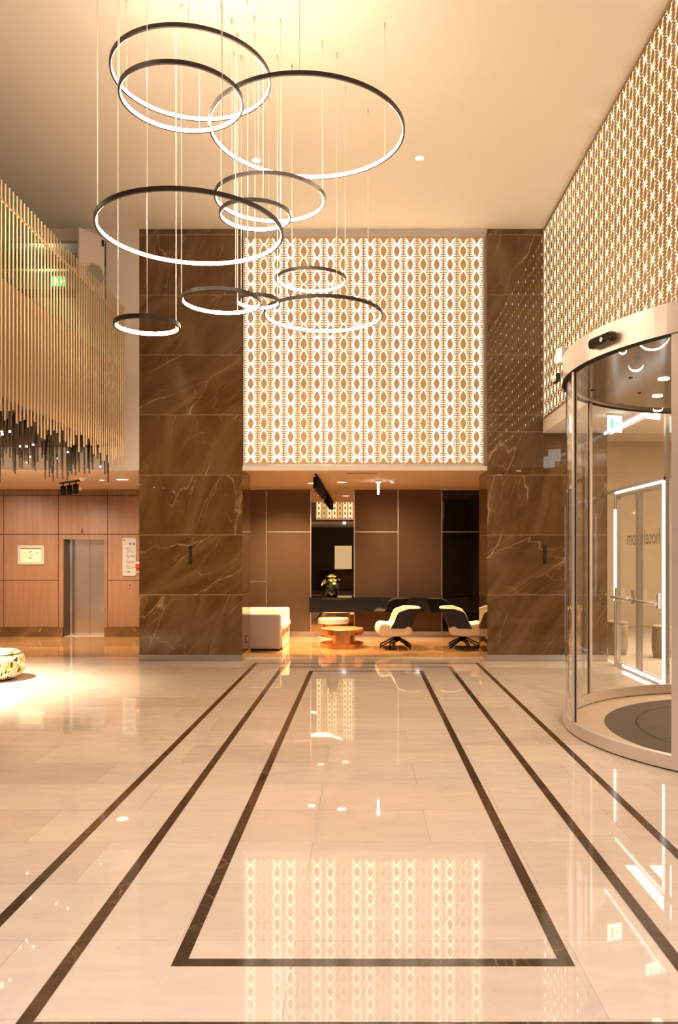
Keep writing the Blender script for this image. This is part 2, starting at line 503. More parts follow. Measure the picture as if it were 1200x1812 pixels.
# right-hand wall: upper band carries the screen, lower band near the camera has an unseen window added for daylight
struct('wall_right', M['plaster'], (XR + 0.02, XR + 0.3, -10, YP, ALC, CEIL), (XR, XR + 0.3, -10, -7.0, 0, ALC),
       (XR, XR + 0.3, 1.0, 4.6, 0, ALC), (XR, XR + 0.3, -7.0, 1.0, 0, 0.3), (XR, XR + 0.3, -7.0, 1.0, 3.55, ALC))
m = MB(); m.box(XR + 0.14, XR + 0.15, -7.0, 1.0, 0.3, 3.55)
o = m.build('window_added', M['glass']); o['kind'] = 'structure'
# alcove over the entrance
struct('trim_4', M['soffit_light'], (XR - 0.01, XR + 0.02, 4.6, YP, ALC - 0.02, 3.85))
struct('ceiling', M['soffit_light'], (XR + 0.02, XF + 0.1, 4.6, YP, ALC - 0.02, ALC))

struct('wall_alcove', M['plaster'], (XR + 0.3, XF + 0.1, 4.5, 4.6, 0, ALC))

# lift lobby and lounge
struct('ceiling', M['soffit'], (-9.0, -2.6, YP + 0.125, 17.4, SOF, SOF + 0.08), (-2.6, 2.95, YP + 0.092, YL, SOF, SOF + 0.08))
# plaster wall over the lift lobby, with the opening of the gallery plant niche
NX0, NX1, NZ0, NZ1 = -6.6, -4.12, 4.7, 6.73
struct('wall_front', M['plaster'], (-9.0, -3.59, YP, YP + 0.12, SOF - 0.004, NZ0), (NX1, -3.59, YP, YP + 0.12, NZ0, CEIL),
       (-9.0, NX1, YP, YP + 0.12, NZ1, CEIL), (-9.0, NX0, YP, YP + 0.12, NZ0, NZ1))
struct('wall_niche', M['greige'], (NX0 - 0.4, NX1 + 0.3, 14.4, 14.5, NZ0, CEIL), (NX0 - 0.5, NX0 - 0.4, YP + 0.12, 14.5, NZ0, CEIL),
       (NX1 + 0.3, NX1 + 0.4, YP + 0.12, 14.5, NZ0, CEIL), (NX0 - 0.5, NX1 + 0.4, YP + 0.12, 14.5, NZ0 - 0.06, NZ0),
       (NX0 - 0.5, NX1 + 0.4, YP + 0.12, 14.5, CEIL, CEIL + 0.06))
struct('trim_5', M['dark'], (NX0 - 0.3, NX1 + 0.25, 14.36, 14.4, 6.36, 6.5))

# walnut wall with the lift recess
LX0, LX1, LZ = -6.247, -5.40, 2.037
m = MB()
gp = 0.006
cols = [(-9.0, -7.488), (-7.488, -6.347), (-5.325, -3.3)]
for (a, b) in cols:
    for (z0, z1) in ((0.196, 1.171), (1.171, 2.13), (2.13, 2.94), (2.94, SOF)):
        m.box(a + gp, b - gp, YW, YW + 0.05, z0 + gp, z1 - gp)
m.box(-6.347 + gp, -5.325 - gp, YW, YW + 0.05, 2.13 + gp, 2.94 - gp)
m.box(-6.347 + gp, -5.325 - gp, YW, YW + 0.05, 2.94 + gp, SOF)
m.box(-6.347 + gp, LX0, YW, YW + 0.05, 0.196, 2.13 - gp)
m.box(LX1, -5.325 - gp, YW, YW + 0.05, 0.196, 2.13 - gp)
m.box(LX0, LX1, YW, YW + 0.05, LZ, 2.13 - gp)
o = m.build('wall_back', M['wood']); o['kind'] = 'structure'
struct('wall_back', M['groove'], (-9.0, LX0 - 0.002, YW + 0.05, YW + 0.6, 0, SOF), (LX1 + 0.002, -3.3, YW + 0.05, YW + 0.6, 0, SOF), (LX0 - 0.002, LX1 + 0.002, YW + 0.05, YW + 0.6, LZ + 0.002, SOF))
struct('baseboard_back', M['marble'], (-9.0, LX0 - 0.01, YW - 0.012, YW + 0.05, 0, 0.196), (LX1 + 0.01, -3.3, YW - 0.012, YW + 0.05, 0, 0.196))
struct('wall_pier', M['plaster'], (-3.3, -3.2, YP + 0.9, YL + 0.2, 0, SOF))

# lounge walls
PX = [-3.2, -2.03, -1.102, -0.195, 0.719, 1.633, 2.60]
SK = 0.105
struct('wall_lounge', M['fabricwall'], (-3.2, -1.102, YL, YL + 0.1, SK, SOF), (-0.195, 1.633, YL, YL + 0.1, SK, SOF),
       (-1.102, -0.195, YL + 0.06, YL + 0.1, SK, SOF), (1.633, 2.6, YL + 0.06, YL + 0.1, SK, SOF))
struct('baseboard_lounge', M['skirt'], (-3.2, 2.6, YL - 0.02, YL + 0.05, 0, SK))
struct('wall_lounge_right', M['darkbrown'], (2.6, 2.7, YP + 0.9, YL + 0.1, 0, SOF))
m = MB(); t = 0.007
for x in PX[1:6]:
    m.box(x - t, x + t, YL - 0.006, YL, SK, SOF)
for (a, b, z) in ((-2.03, -1.102, 2.18), (-0.195, 0.719, 2.18), (1.633, 2.6, 2.18), (-3.2, -2.03, 1.146)):
    m.box(a, b, YL - 0.006, YL, z - t, z + t)
o = m.build('trim_6', M['trim']); o['kind'] = 'structure'

# ------------------------------------------------------------------ street side
struct('ground', M['ext_floor'], (XF, 12.0, 0, 22, -0.1, -0.002))
struct('wall_street', M['ext_wall'], (9.0, 9.1, 0, 20, 0, 4.5), (XF, 9.0, 19.0, 19.1, 0, 4.5), (XF, 9.0, 0.0, 0.1, 0, 4.5), (XF, XF + 0.1, 0.1, 5.0, 0, 4.5), (XF, XF + 0.1, 13.65, 19.0, 0, 4.5), (XF, XF + 0.1, 0.1, 19.0, 3.7, 4.5))
struct('ceiling', M['soffit_light'], (XF + 0.1, 9.0, 0, 19.0, 4.4, 4.5))
lamp('AREA', (6.6, 12.5, 4.35), 420, (1.0, 0.80, 0.60), 3.0, (6.6, 12.5, 0), size_y=6.0)  # added area light, no fitting seen, brightens the street walls

# ------------------------------------------------------------------ marble piers
def pier(label, x0, x1, y0, y1, parts):
    t = thing('marble_pier', label, 'pillar', ((x0 + x1) / 2, (y0 + y1) / 2, 0))
    t['kind'] = 'structure'
    cx, cy = t.location.x, t.location.y
    m = MB()
    for (a, b, c, d, z0, z1) in parts:
        z = z0
        while z < z1 - 0.01:
            k = math.floor((z - 0.10) / 0.96 + 1e-4)
            zt = min(0.10 + (k + 1) * 0.96, z1)
            m.box(a - cx, b - cx, c - cy, d - cy, z + 0.003, zt - 0.003)
            z = zt
    m.build('marble_slabs', M['marble'], t)
    j = MB()
    for (a, b, c, d, z0, z1) in parts:
        j.box(a - cx + 0.002, b - cx - 0.002, c - cy + 0.002, d - cy - 0.002, z0, z1)
    j.build('joint_fill', M['joint'], t)
    k = MB()
    for (a, b, c, d, z0, z1) in parts:
        if z0 < 0.2:
            k.box(a - cx - 0.004, b - cx + 0.004, c - cy - 0.004, d - cy + 0.004, 0, 0.10)
    k.build('skirting', M['skirt'], t)
    return t
pier('brown marble pier left of the lounge, full height', -3.59, -1.94, YP, YP + 0.9, [(-3.59, -1.94, YP, YP + 0.9, 0.10, CEIL)])
pier('brown marble pier right of the lounge, running behind the revolving door', 1.98, XF, YP, YP + 0.9,
     [(1.98, XF, YP, YP + 0.9, 0.10, ALC), (1.98, XR + 0.02, YP, YP + 0.9, ALC, CEIL)])
for (nm, x, z) in (('black slot handle on the marble pier left of the lounge', -2.77, 1.70), ('black slot handle on the marble pier beside the revolving door', 2.90, 1.71)):
    t = thing('slot_handle', nm, 'handle', (x, YP, z))
    solid('slot_plate', M['black'], (-0.024, 0.024, -0.012, 0.0, -0.14, 0.14), parent=t, bevel=0.004)
    solid('finger_recess', M['dark'], (-0.012, 0.012, -0.0125, -0.006, -0.12, 0.12), parent=t)

# ------------------------------------------------------------------ backlit screens
S = 0.2125
def motif(mb, cx, cz, top=True, bottom=True, star=False):
    """one crossing of the cut-out pattern, drawn in the plane y = 0"""
    def stroke(pts, w0, w1):
        n = len(pts)
        L_, R_ = [], []
        for i, p in enumerate(pts):
            a = pts[max(0, i - 1)]; b = pts[min(n - 1, i + 1)]
            dx, dz = b[0] - a[0], b[1] - a[1]
            l = math.hypot(dx, dz) or 1
            w_ = (w0 + (w1 - w0) * i / (n - 1)) / 2
            L_.append((cx + S * (p[0] - dz / l * w_), 0, cz + S * (p[1] + dx / l * w_)))
            R_.append((cx + S * (p[0] + dz / l * w_), 0, cz + S * (p[1] - dx / l * w_)))
        k = len(mb.v)
        mb.v += L_ + R_
        for i in range(n - 1):
            mb.face((k + i, k + i + 1, k + n + i + 1, k + n + i))
    for sz in (1, -1):
        full = (top if sz > 0 else bottom)
        for sx in (1, -1):
            if star:
                mb.mi = 0
                stroke([(0, 0), (sx * 0.13, sz * 0.16), (sx * 0.22, sz * 0.34)], 0.075, 0.02)
                stroke([(0, 0), (sx * 0.18, sz * 0.06), (sx * 0.36, sz * 0.04)], 0.055, 0.012)
                stroke([(sx * 0.11, sz * 0.13), (sx * 0.26, sz * 0.21), (sx * 0.36, sz * 0.21)], 0.045, 0.012)
                mb.mi = 2
                stroke([(sx * 0.22, sz * 0.34), (sx * 0.25, sz * 0.42), (sx * 0.255, sz * 0.5)], 0.03, 0.025)
                stroke([(sx * 0.22, sz * 0.32), (sx * 0.34, sz * 0.40), (sx * 0.46, sz * 0.44)], 0.04, 0.015)
                mb.mi = 0
                continue
            arc = [(0, 0), (0.10, 0.11), (0.19, 0.25), (0.245, 0.39), (0.255, 0.505)]
            if not full: arc = arc[:4]
            stroke([(sx * a, sz * b) for a, b in arc], 0.040, 0.036)
            stroke([(sx * 0.10, sz * 0.10), (sx * 0.27, sz * 0.185), (sx * 0.46, sz * 0.165)], 0.042, 0.014)
            stroke([(sx * 0.18, sz * 0.22), (sx * 0.31, sz * 0.32), (sx * 0.465, sz * 0.36)], 0.042, 0.014)
            stroke([(sx * 0.235, sz * 0.36), (sx * 0.31, sz * 0.42), (sx * 0.42, sz * 0.485)], 0.04, 0.012)
            stroke([(0, sz * 0.01), (sx * 0.17, sz * 0.055), (sx * 0.34, sz * 0.045), (sx * 0.475, sz * 0.0)], 0.03, 0.014)

def slot_mesh(cols, rows, star=False):
    mb = MB()
    for i in range(cols):
        mb.mi = 2 if i == 1 and not star else 0
        for j in range(rows):
            motif(mb, (i - (cols - 1) / 2) * S, (j + 0.5) * S + 0.02, j < rows - 1, j > 0, star)
    return mb

def backlit_screen(label, npan, rows, height, loc, rotz, hot):
    t = thing('backlit_screen', label, 'screen', loc, rotz)
    pw = 3 * S + 0.002
    W = npan * pw
    x0 = -W / 2
    pane0 = None
    for i in range(npan):
        xc = x0 + (i + 0.5) * pw
        if pane0 is None:
            pane0 = solid('screen_panel', M['screen_gold' if hot else 'screen'], (-pw / 2 + 0.003, pw / 2 - 0.003, 0, 0.004, 0, height), parent=t)
            sl = slot_mesh(3, rows, hot)
            if hot:
                sl.mi = 1
                for j in range(rows):
                    for i2 in (0, 1, 2):
                        r = 0.024 if i2 == 0 else 0.007
                        cx_, cz_ = (i2 - 1) * S, (j + 0.5) * S + 0.02
                        sl.poly([(cx_ + r * math.cos(q * PI / 4), -0.0008, cz_ + r * math.sin(q * PI / 4)) for q in range(8)])
            sl.build('cutout_pattern', [M['slot_hot' if hot else 'slot'], M['led'], M['slot_dim']], pane0, loc=(0, -0.0015, (height - rows * S) / 2 - 0.02))
            p = pane0
        else:
            p = copy_tree(pane0, t)
        p.location = (xc, 0, 0)
    fr = MB()
    fr.box(x0 - 0.012, x0, -0.012, 0.05, -0.02, height + 0.012)
    fr.box(-x0, -x0 + 0.012, -0.012, 0.05, -0.02, height + 0.012)
    fr.box(x0, -x0, -0.012, 0.05, -0.02, 0)
    fr.box(x0, -x0, -0.012, 0.05, height, height + 0.012)
    fr.build('screen_frame', M['satin'], t)
    solid('light_box', M['screen'], (x0, -x0, 0.006, 0.05, -0.01, height + 0.01), parent=t)
    return t
backlit_screen('backlit gold screen of cut-out leaf pattern above the lounge opening', 6, 17, 3.655, (0.0, YP + 0.03, 3.15), 0, False)
struct('wall_over_lounge', M['soffit_light'], (-1.94, 1.98, YP + 0.09, YP + 0.6, SOF + 0.085, CEIL))
struct('trim_7', M['soffit_light'], (-1.94, 1.98, YP + 0.008, YP + 0.09, SOF - 0.006, 3.125))
backlit_screen('long backlit gold screen of star cut-outs along the right wall above the revolving door', 16, 14, 3.03,
               (XR, YP - 0.01 - 8 * (3 * S + 0.002) , 3.87), -PI / 2, True)
backlit_screen('backlit screen high on the wall behind the viewer, seen only in the mirror', 6, 17, 3.655, (0.0, 0.97, 3.15), PI, False)

# ------------------------------------------------------------------ ring chandeliers
def ring_lamp(label, x, y, z, r, angs, thick=0.036):
    t = thing('ring_pendant_lamp', label, 'lamp', (x, y, z), 0, 'ring pendant lamps')
    n = 96
    ro, ri = r, r - 0.020
    ch = MB()
    h = thick / 2
    ch.lathe([(ri + 0.002, -h), (ro, -h), (ro, h), (ri + 0.002, h), (ri + 0.002, h - 0.003), (ro - 0.003, h - 0.003), (ro - 0.003, -h + 0.003), (ri + 0.002, -h + 0.003), (ri + 0.002, -h)], n=n, smooth=False)
    ch.build('ring_channel', M['ring'], t)
    df = MB()
    df.lathe([(ri + 0.006, h - 0.001), (ri, h - 0.002), (ri - 0.002, 0), (ri, -h + 0.002), (ri + 0.006, -h + 0.001)], n=n)
    df.build('light_diffuser', M['ringlight'], t)
    for i, a in enumerate(angs):
        a = math.radians(a)
        px, py = (r - 0.011) * math.cos(a), (r - 0.011) * math.sin(a)
        cb = MB(); cb.tube((px, py, h), (px, py, CEIL - z - 0.03), 0.0026 if i else 0.0042, n=6, caps=False)
        c_ = cb.build('suspension_cable', M['cable'], t)
        an = MB(); an.tube((px, py, CEIL - z - 0.06), (px, py, CEIL - z), 0.008, n=10)
        an.build('ceiling_anchor', M['satin'], c_)
    return t
RINGS = [
    ('large ring lamp at upper left, nearest the ceiling', 7.2, -0.2159, 0.6009, 0.0993, (160, 280, 45)),
    ('medium ring lamp overlapping just below the upper left large ring', 6.7, -0.2283, 0.5729, 0.0772, (200, 320, 85)),
    ('largest ring lamp, hanging at right of the group under the ceiling', 7.3, -0.0707, 0.5323, 0.1226, (35, 270, 150)),
    ('large ring lamp at lower left, in front of the left marble pier top', 6.8, -0.2173, 0.4077, 0.1160, (185, 60, 300)),
    ('medium ring lamp hanging under the largest ring', 7.9, -0.1172, 0.4477, 0.0698, (20, 140, 265)),
    ('small ring lamp tucked inside the lower curve of the medium ring', 7.5, -0.1360, 0.4267, 0.0454, (50, 175, 290)),
    ('small ring lamp in front of the top of the backlit screen', 8.8, -0.0653, 0.3455, 0.0440, (10, 130, 240)),
    ('wide ring lamp in front of the middle of the backlit screen', 8.9, -0.0504, 0.3019, 0.0747, (40, 165, 285)),
    ('small ring lamp in front of the left marble pier edge', 7.6, -0.1786, 0.3188, 0.0505, (75, 190, 300)),
    ('smallest ring lamp crossing the screen left edge', 8.2, -0.1328, 0.3186, 0.0280, (30, 150, 270)),
    ('lowest ring lamp, small, beside the brass rods', 6.6, -0.2720, 0.2885, 0.0412, (40, 170, 285)),
]
for (lb, d, xd, hd, rd, angs) in RINGS:
    ring_lamp(lb, xd * d, d, EYE + hd * d, rd * d, angs)

# ------------------------------------------------------------------ gallery on the left
struct('gallery_slab', M['darkbrown'], (-9.0, XROD - 0.16, 1.0, YP, 3.42, 4.60))
struct('trim_8', M['fascia'], (XROD - 0.16, XROD - 0.10, 1.0, YP - 0.02, 3.42, 4.68))
t = thing('glass_balustrade', 'glass balustrade of the gallery behind the upper ends of the brass rods', 'balustrade', (XROD - 0.13, 0, 4.68))
m = MB()
for k in range(7):
    y1 = YP - 0.05 - 1.5 * k
    m.box(-0.006, 0.006, y1 - 1.48, y1, 0, 0.86)
m.build('glass_panes', M['glass_green'], t)
for (lb, z) in (('slim brass rail clamping the tops of the rods', 5.42),):
    t = thing('clamp_rail', lb, 'rail', (XROD - 0.0205, 0, z), kind='structure')
    m = MB(); ny = 103
    for k in range(ny + 1):
        y = YP - 0.10 - 0.095 * k
        m.v += [(-0.012, y, -0.012), (0.012, y, -0.012), (0.012, y, 0.012), (-0.012, y, 0.012)]
    for k in range(ny):
        for q in range(4):
            m.face((4 * k + q, 4 * k + (q + 1) % 4, 4 * k + 4 + (q + 1) % 4, 4 * k + 4 + q))
    m.face((3, 2, 1, 0)); m.face((4 * ny, 4 * ny + 1, 4 * ny + 2, 4 * ny + 3))
    m.build('rail_bar', M['brass'], t)
    br = MB()
    br.box(-0.085, -0.010, -0.01, 0.01, -0.01, 0.01)
    for k in range(7):
        b_ = br.build('rail_bracket', M['brass'], t) if k == 0 else copy_tree(b_, t)
        b_.location = (0, YP - 0.3 - 1.5 * k, 0)
stud0 = None
rod0 = None
rods = []
y = YP - 0.14
i = 0
lens = [0.0, 0.10, 0.04, 0.18, 0.07, 0.24, 0.13]
while y > 7.2:
    zb = 3.06 + random.random() * 0.26
    key = round(zb, 2)
    m = MB(); m.tube((0, 0, 0), (0, 0, 5.62 - zb), 0.0105, n=8)
    o = m.build('brass_rod', M['brass'], loc=(XROD, y, zb))
    tag(o, 'slender vertical brass rod in the long front row hung before the gallery edge', 'rod', 'brass rods along the gallery edge')
    if stud0 is None:
        m = MB(); m.tube((0.009, 0, 0), (0.017, 0, 0), 0.010, n=8)
        stud0 = m.build('clamp_stud', M['brass'], o)
        st = stud0
    else:
        st = stud0.copy(); C.objects.link(st); st.parent = o
    st.location = (0, 0, 5.42 - zb)
    y -= 0.095
hang = []
rr = random.Random(3)
lits = []
for L_ in range(5):
    m = MB(); m.tube((0, 0, 0), (0, 0, 0.14 + 0.11 * L_), 0.0115, n=8)
    hang.append(m.build('bronze_rod', M['brass_dark']))
made = 0
used = [False] * 5
spots = []
for row in range(7):
    for k in range(36):
        yy = YP - 0.2 - 0.125 * k - rr.random() * 0.08
        xx = XROD - 0.14 - row * 0.28 - rr.random() * 0.16
        px = 643.5 + xx * F / yy
        if px < -4: continue
        spots.append((xx, yy))
for (xx, yy) in spots:
    q = min(4, int(rr.random() ** 0.8 * 5))
    o = hang[q]
    if used[q]:
        o = hang[q].copy(); C.objects.link(o)
    used[q] = True
    ln = 0.14 + 0.11 * q
    o.location = (xx, yy, 3.42 - ln)
    tag(o, 'short dark bronze rod hanging in the thicket under the gallery', 'rod', 'bronze rods under the gallery')
    lits.append((xx, yy, 3.42 - ln, q))
# a few of the rods end in a small spot of light
tip0 = None
for k, (px, py) in enumerate(((3, 760), (14, 772), (30, 767), (58, 767), (36, 793), (47, 793), (54, 811), (48, 821), (100, 814), (117, 790), (178, 828), (120, 803))):
    z = 2.98 + 0.03 * (k % 4)
    d = min(max((EYE - z) * F / (py - 982) , 8.7), 12.4)
    x = min((px - 643.5) * d / F, XROD - 0.2)
    if tip0 is None:
        tip0 = thing('rod_light', 'rod ending in a small glowing spot among the dark rods', 'lamp', (x, d, z), 0, 'lit rods under the gallery')
        m = MB(); m.tube((0, 0, 0.03), (0, 0, 0.46), 0.012, n=8); m.build('rod_body', M['brass_dark'], tip0)
        m = MB(); m.tube((0, 0, 0.012), (0, 0, 0.03), 0.0125, n=10); m.build('light_tip', M['lampglow'], tip0)
        o = tip0
    else:
        o = copy_tree(tip0)
    o.location = (x, d, z)

# plant niche on the gallery: open hatch with a round loudspeaker, pipe, exit sign
t = thing('hatch_door', 'pale hatch door standing ajar at the gallery niche, with a round loudspeaker', 'door', (NX1 - 0.03, YP - 0.03, 4.95))
m = MB(); m.box(-0.02, 0.02, -0.50, 0.0, 0, 1.80)
t.rotation_euler = (0, 0, math.radians(-30))
m.build('door_leaf', M['plaster'], t)
m = MB(); m.tube((0.018, -0.2, 1.15), (0.034, -0.2, 1.15), 0.17, n=28); m.build('speaker_grille', M['greige'], t)
m = MB(); m.lathe([(0.168, 0.0), (0.185, 0.0), (0.185, 0.02), (0.168, 0.02)], n=28)
ob = m.build('speaker_rim', M['brass'], t, loc=(0.018, -0.2, 1.15)); ob.rotation_euler = (0, PI / 2, 0)
m = MB(); m.box(-0.03, 0.03, -0.06, -0.02, 1.66, 1.76); m.build('door_closer', M['black'], t)
m = MB(); m.tube((NX0, 13.6, 6.55), (NX1 + 0.2, 13.6, 6.55), 0.035, n=12)
tag(m.build('ceiling_pipe', M['white']), 'pale pipe running across the top of the gallery niche', 'pipe')
t = thing('exit_sign', 'small green running figure exit sign glowing behind the brass rods', 'sign', (-5.06, 13.2, 6.24))
solid('sign_body', M['white'], (-0.13, 0.13, 0.0, 0.03, -0.09, 0.09), parent=t)
solid('sign_face', M['green_sign'], (-0.12, 0.12, -0.004, 0.0, -0.08, 0.08), parent=t)
m = MB(); m.box(-0.09, -0.015, -0.006, -0.004, -0.06, 0.06); m.box(0.03, 0.10, -0.006, -0.004, -0.012, 0.012)
m.poly([(0.02, -0.006, 0), (0.055, -0.006, -0.035), (0.055, -0.006, 0.035)])
m.build('pictogram', M['white_sign'], t)
m = MB(); m.tube((0, 0.015, 0.09), (0, 0.015, CEIL - 6.24), 0.006, n=8); m.build('hanger', M['satin'], t)
lamp('AREA', (-7.6, 9.0, 6.8), 30, (1.0, 0.84, 0.64), 0.5, (-6.8, 9.0, 0))  # added out of view to brighten the gallery backdrop
lamp('POINT', (-5.4, 13.3, 6.8), 10, (1.0, 0.86, 0.66), 0.05)  # added lamp hidden behind the niche header

# ------------------------------------------------------------------ lift and signs
t = thing('lift_door', 'brushed steel two leaf lift door set into the walnut wall', 'door', (0, YW, 0))
solid('door_leaf', M['steel'], (LX0 + 0.055, -5.799, 0.30, 0.33, 0.01, LZ - 0.01), parent=t)
solid('door_leaf', M['steel'], (-5.795, LX1 + 0.02, 0.31, 0.34, 0.01, LZ - 0.01), parent=t)
solid('reveal', M['darkbrown'], (LX0, LX0 + 0.02, 0.0, 0.34, 0, LZ), parent=t)
solid('jamb', M['steel'], (LX0 + 0.02, LX0 + 0.055, 0.24, 0.34, 0, LZ), (LX1 - 0.02 + 0.02, LX1 + 0.02, 0.05, 0.36, 0, LZ), parent=t)
solid('lintel', M['steel'], (LX0, LX1, 0.0, 0.34, LZ - 0.012, LZ), parent=t)
solid('sill', M['satin'], (LX0, LX1, 0.0, 0.5, 0, 0.006), parent=t)
solid('shaft_back', M['dark'], (LX0, LX1 + 0.02, 0.40, 0.42, 0, LZ), parent=t)
t = thing('lift_lantern', 'tiny dark arrow lantern above the lift door', 'indicator', (-5.855, YW, 2.20))
solid('lantern_plate', M['black'], (-0.012, 0.012, -0.008, 0, -0.045, 0.045), parent=t)
solid('lantern_dot', M['red'], (-0.008, 0.008, -0.010, -0.008, 0.02, 0.036), parent=t)
t = thing('call_button', 'small dark lift call buttons on the walnut panel under the directory', 'button', (-4.86, YW, 1.04))
m = MB(); m.tube((0, -0.008, 0.03), (0, 0, 0.03), 0.014, n=12); m.build('button', M['black'], t)
m = MB(); m.tube((0, -0.008, -0.04), (0, 0, -0.04), 0.010, n=12); m.build('button', M['black'], t)

def rounded_rect(mb, x0, x1, z0, z1, y0, y1, r, n=6):
    pts = []
    for (cx, cz, a) in ((x1 - r, z1 - r, 0), (x0 + r, z1 - r, 90), (x0 + r, z0 + r, 180), (x1 - r, z0 + r, 270)):
        for k in range(n + 1):
            q = math.radians(a + 90 * k / n)
            pts.append((cx + r * math.cos(q), cz + r * math.sin(q)))
    k = len(mb.v); N_ = len(pts)
    mb.v += [(p[0], y0, p[1]) for p in pts] + [(p[0], y1, p[1]) for p in pts]
    mb.face([k + i for i in reversed(range(N_))]); mb.face([k + N_ + i for i in range(N_)])
    for i in range(N_):
        j = (i + 1) % N_
        mb.face((k + i, k + j, k + N_ + j, k + N_ + i))
t = thing('evacuation_plan', 'grey framed evacuation plan with pale sheet on the walnut wall', 'plaque', (-6.915, YW, 1.70))
m = MB(); rounded_rect(m, -0.275, 0.275, -0.20, 0.20, -0.02, 0.0, 0.035); m.build('plaque_body', M['plaque'], t)
solid('plan_sheet', M['paper'], (-0.215, 0.215, -0.0225, -0.02, -0.155, 0.14), parent=t)
m = MB()
m.box(-0.215, 0.215, -0.0235, -0.0225, 0.12, 0.14); m.box(-0.255, -0.235, -0.0225, -0.02, 0.15, 0.17)
for k in range(7):
    m.box(-0.19, -0.12 + 0.02 * (k % 3), -0.0235, -0.0225, 0.08 - 0.032 * k, 0.083 - 0.032 * k)
for k in range(5):
    m.box(0.11, 0.17 + 0.01 * (k % 2), -0.0235, -0.0225, -0.04 - 0.022 * k, -0.037 - 0.022 * k)
for (a, b, z) in ((-0.04, 0.03, 0.06), (-0.05, -0.01, 0.03), (0.0, 0.045, 0.0), (-0.035, 0.02, -0.05), (-0.05, 0.04, -0.08), (0.125, 0.145, 0.05), (0.12, 0.15, 0.03)):
    m.box(a, b, -0.0235, -0.0225, z, z + 0.012)
m.build('plan_print', M['ink'], t)
t = thing('floor_directory', 'tall grey floor directory with dark list on the walnut wall right of the lift', 'sign', (-4.87, YW, 1.658))
m = MB(); rounded_rect(m, -0.14, 0.14, -0.393, 0.393, -0.02, 0.0, 0.035); m.build('directory_plate', M['plaque'], t)
m = MB()
def bar(a, b, z, h_=0.006): m.box(a, b, -0.0215, -0.02, z, z + h_)
bar(-0.115, -0.09, 0.335, 0.025); bar(-0.005, 0.05, 0.265, 0.02); bar(0.02, 0.05, 0.255, 0.03); bar(0.08, 0.11, 0.25, 0.045)
bar(-0.033, -0.028, -0.35, 0.55)
for z in (0.165, 0.015, -0.105, -0.205, -0.315):
    bar(-0.062, -0.045, z, 0.022)
for (a, b, z) in ((-0.02, 0.03, 0.168), (-0.02, 0.03, 0.135), (-0.02, 0.02, 0.105), (0.03, 0.12, 0.10), (-0.02, 0.125, 0.022), (-0.02, 0.015, -0.012), (0.04, 0.11, -0.004), (-0.02, 0.12, -0.10), (-0.02, 0.09, -0.125), (-0.02, 0.01, -0.20), (-0.02, 0.07, -0.235), (0.05, 0.12, -0.228), (-0.02, 0.015, -0.32), (-0.105, -0.08, -0.315)):
    bar(a, b, z, 0.008 if z != -0.32 else 0.025)
m.build('directory_print', M['ink'], t)
t = thing('fire_call_point', 'small red fire call point half hidden by the left marble pier', 'call point', (-4.70, YW, 1.47))
solid('call_box', M['red'], (-0.04, 0.05, -0.035, 0, -0.04, 0.05), parent=t, bevel=0.006)
solid('call_label', M['white'], (-0.04, 0.05, -0.02, 0, 0.055, 0.085), (-0.04, 0.05, -0.02, 0, -0.13, -0.12), parent=t)

# ------------------------------------------------------------------ ceiling fittings
def downlight(label, x, y, z, r=0.055, group='recessed ceiling downlights', rim=True):
    t = thing('downlight', label, 'lamp', (x, y, z), 0, group)
    m = MB(); m.lathe([(r, -0.002), (r + 0.018, -0.006), (r + 0.022, 0.0)], n=24); m.build('trim_rim', M['white'], t)
    m = MB(); m.lathe([(0.0, -0.001), (r, -0.001), (r, 0.0)], n=24); m.build('light_lens', M['lampglow'], t)
    return t
downlight('small round downlight in the high ceiling left of the largest ring', -1.42, 10.52, CEIL)
downlight('small round downlight in the high ceiling right of the rings', 0.735, 10.46, CEIL)
downlight('round downlight in the lounge ceiling right of the track spotlights', -0.41, 14.9, SOF, 0.085)
downlight('slim round downlight at the left of the lounge ceiling', -0.98, 15.1, SOF, 0.07)
downlight('round downlight in the lift lobby ceiling near the marble pier', -4.35, 14.35, SOF, 0.10)
downlight('tiny round downlight in the lift lobby ceiling, left of the larger one', -4.75, 14.45, SOF, 0.045)
def smoke(label, x, y):
    t = thing('smoke_detector', label, 'detector', (x, y, SOF))
    m = MB(); m.lathe([(0.0, -0.055), (0.04, -0.05), (0.05, -0.03), (0.065, -0.015), (0.065, 0.0)], n=20); m.build('detector_head', M['white'], t)
    m = MB(); m.tube((0, 0, -0.06), (0, 0, -0.054), 0.012, n=10); m.build('detector_led', M['ink'], t)
smoke('white smoke detector on the lift lobby ceiling, nearer the gallery edge', -4.98, 14.1)
smoke('white smoke detector on the lift lobby ceiling close to the walnut wall', -5.75, 16.1)
smoke('white smoke detector on the lounge ceiling right of the hanging sign', 0.55, 14.6)
solid('air_grille', M['dark'], (-0.28, 0.22, 13.2, 13.26, SOF - 0.004, SOF)).location = (0, 0, 0)
tag(bpy.data.objects['air_grille'], 'narrow dark air slot in the lounge ceiling near its front edge', 'vent')

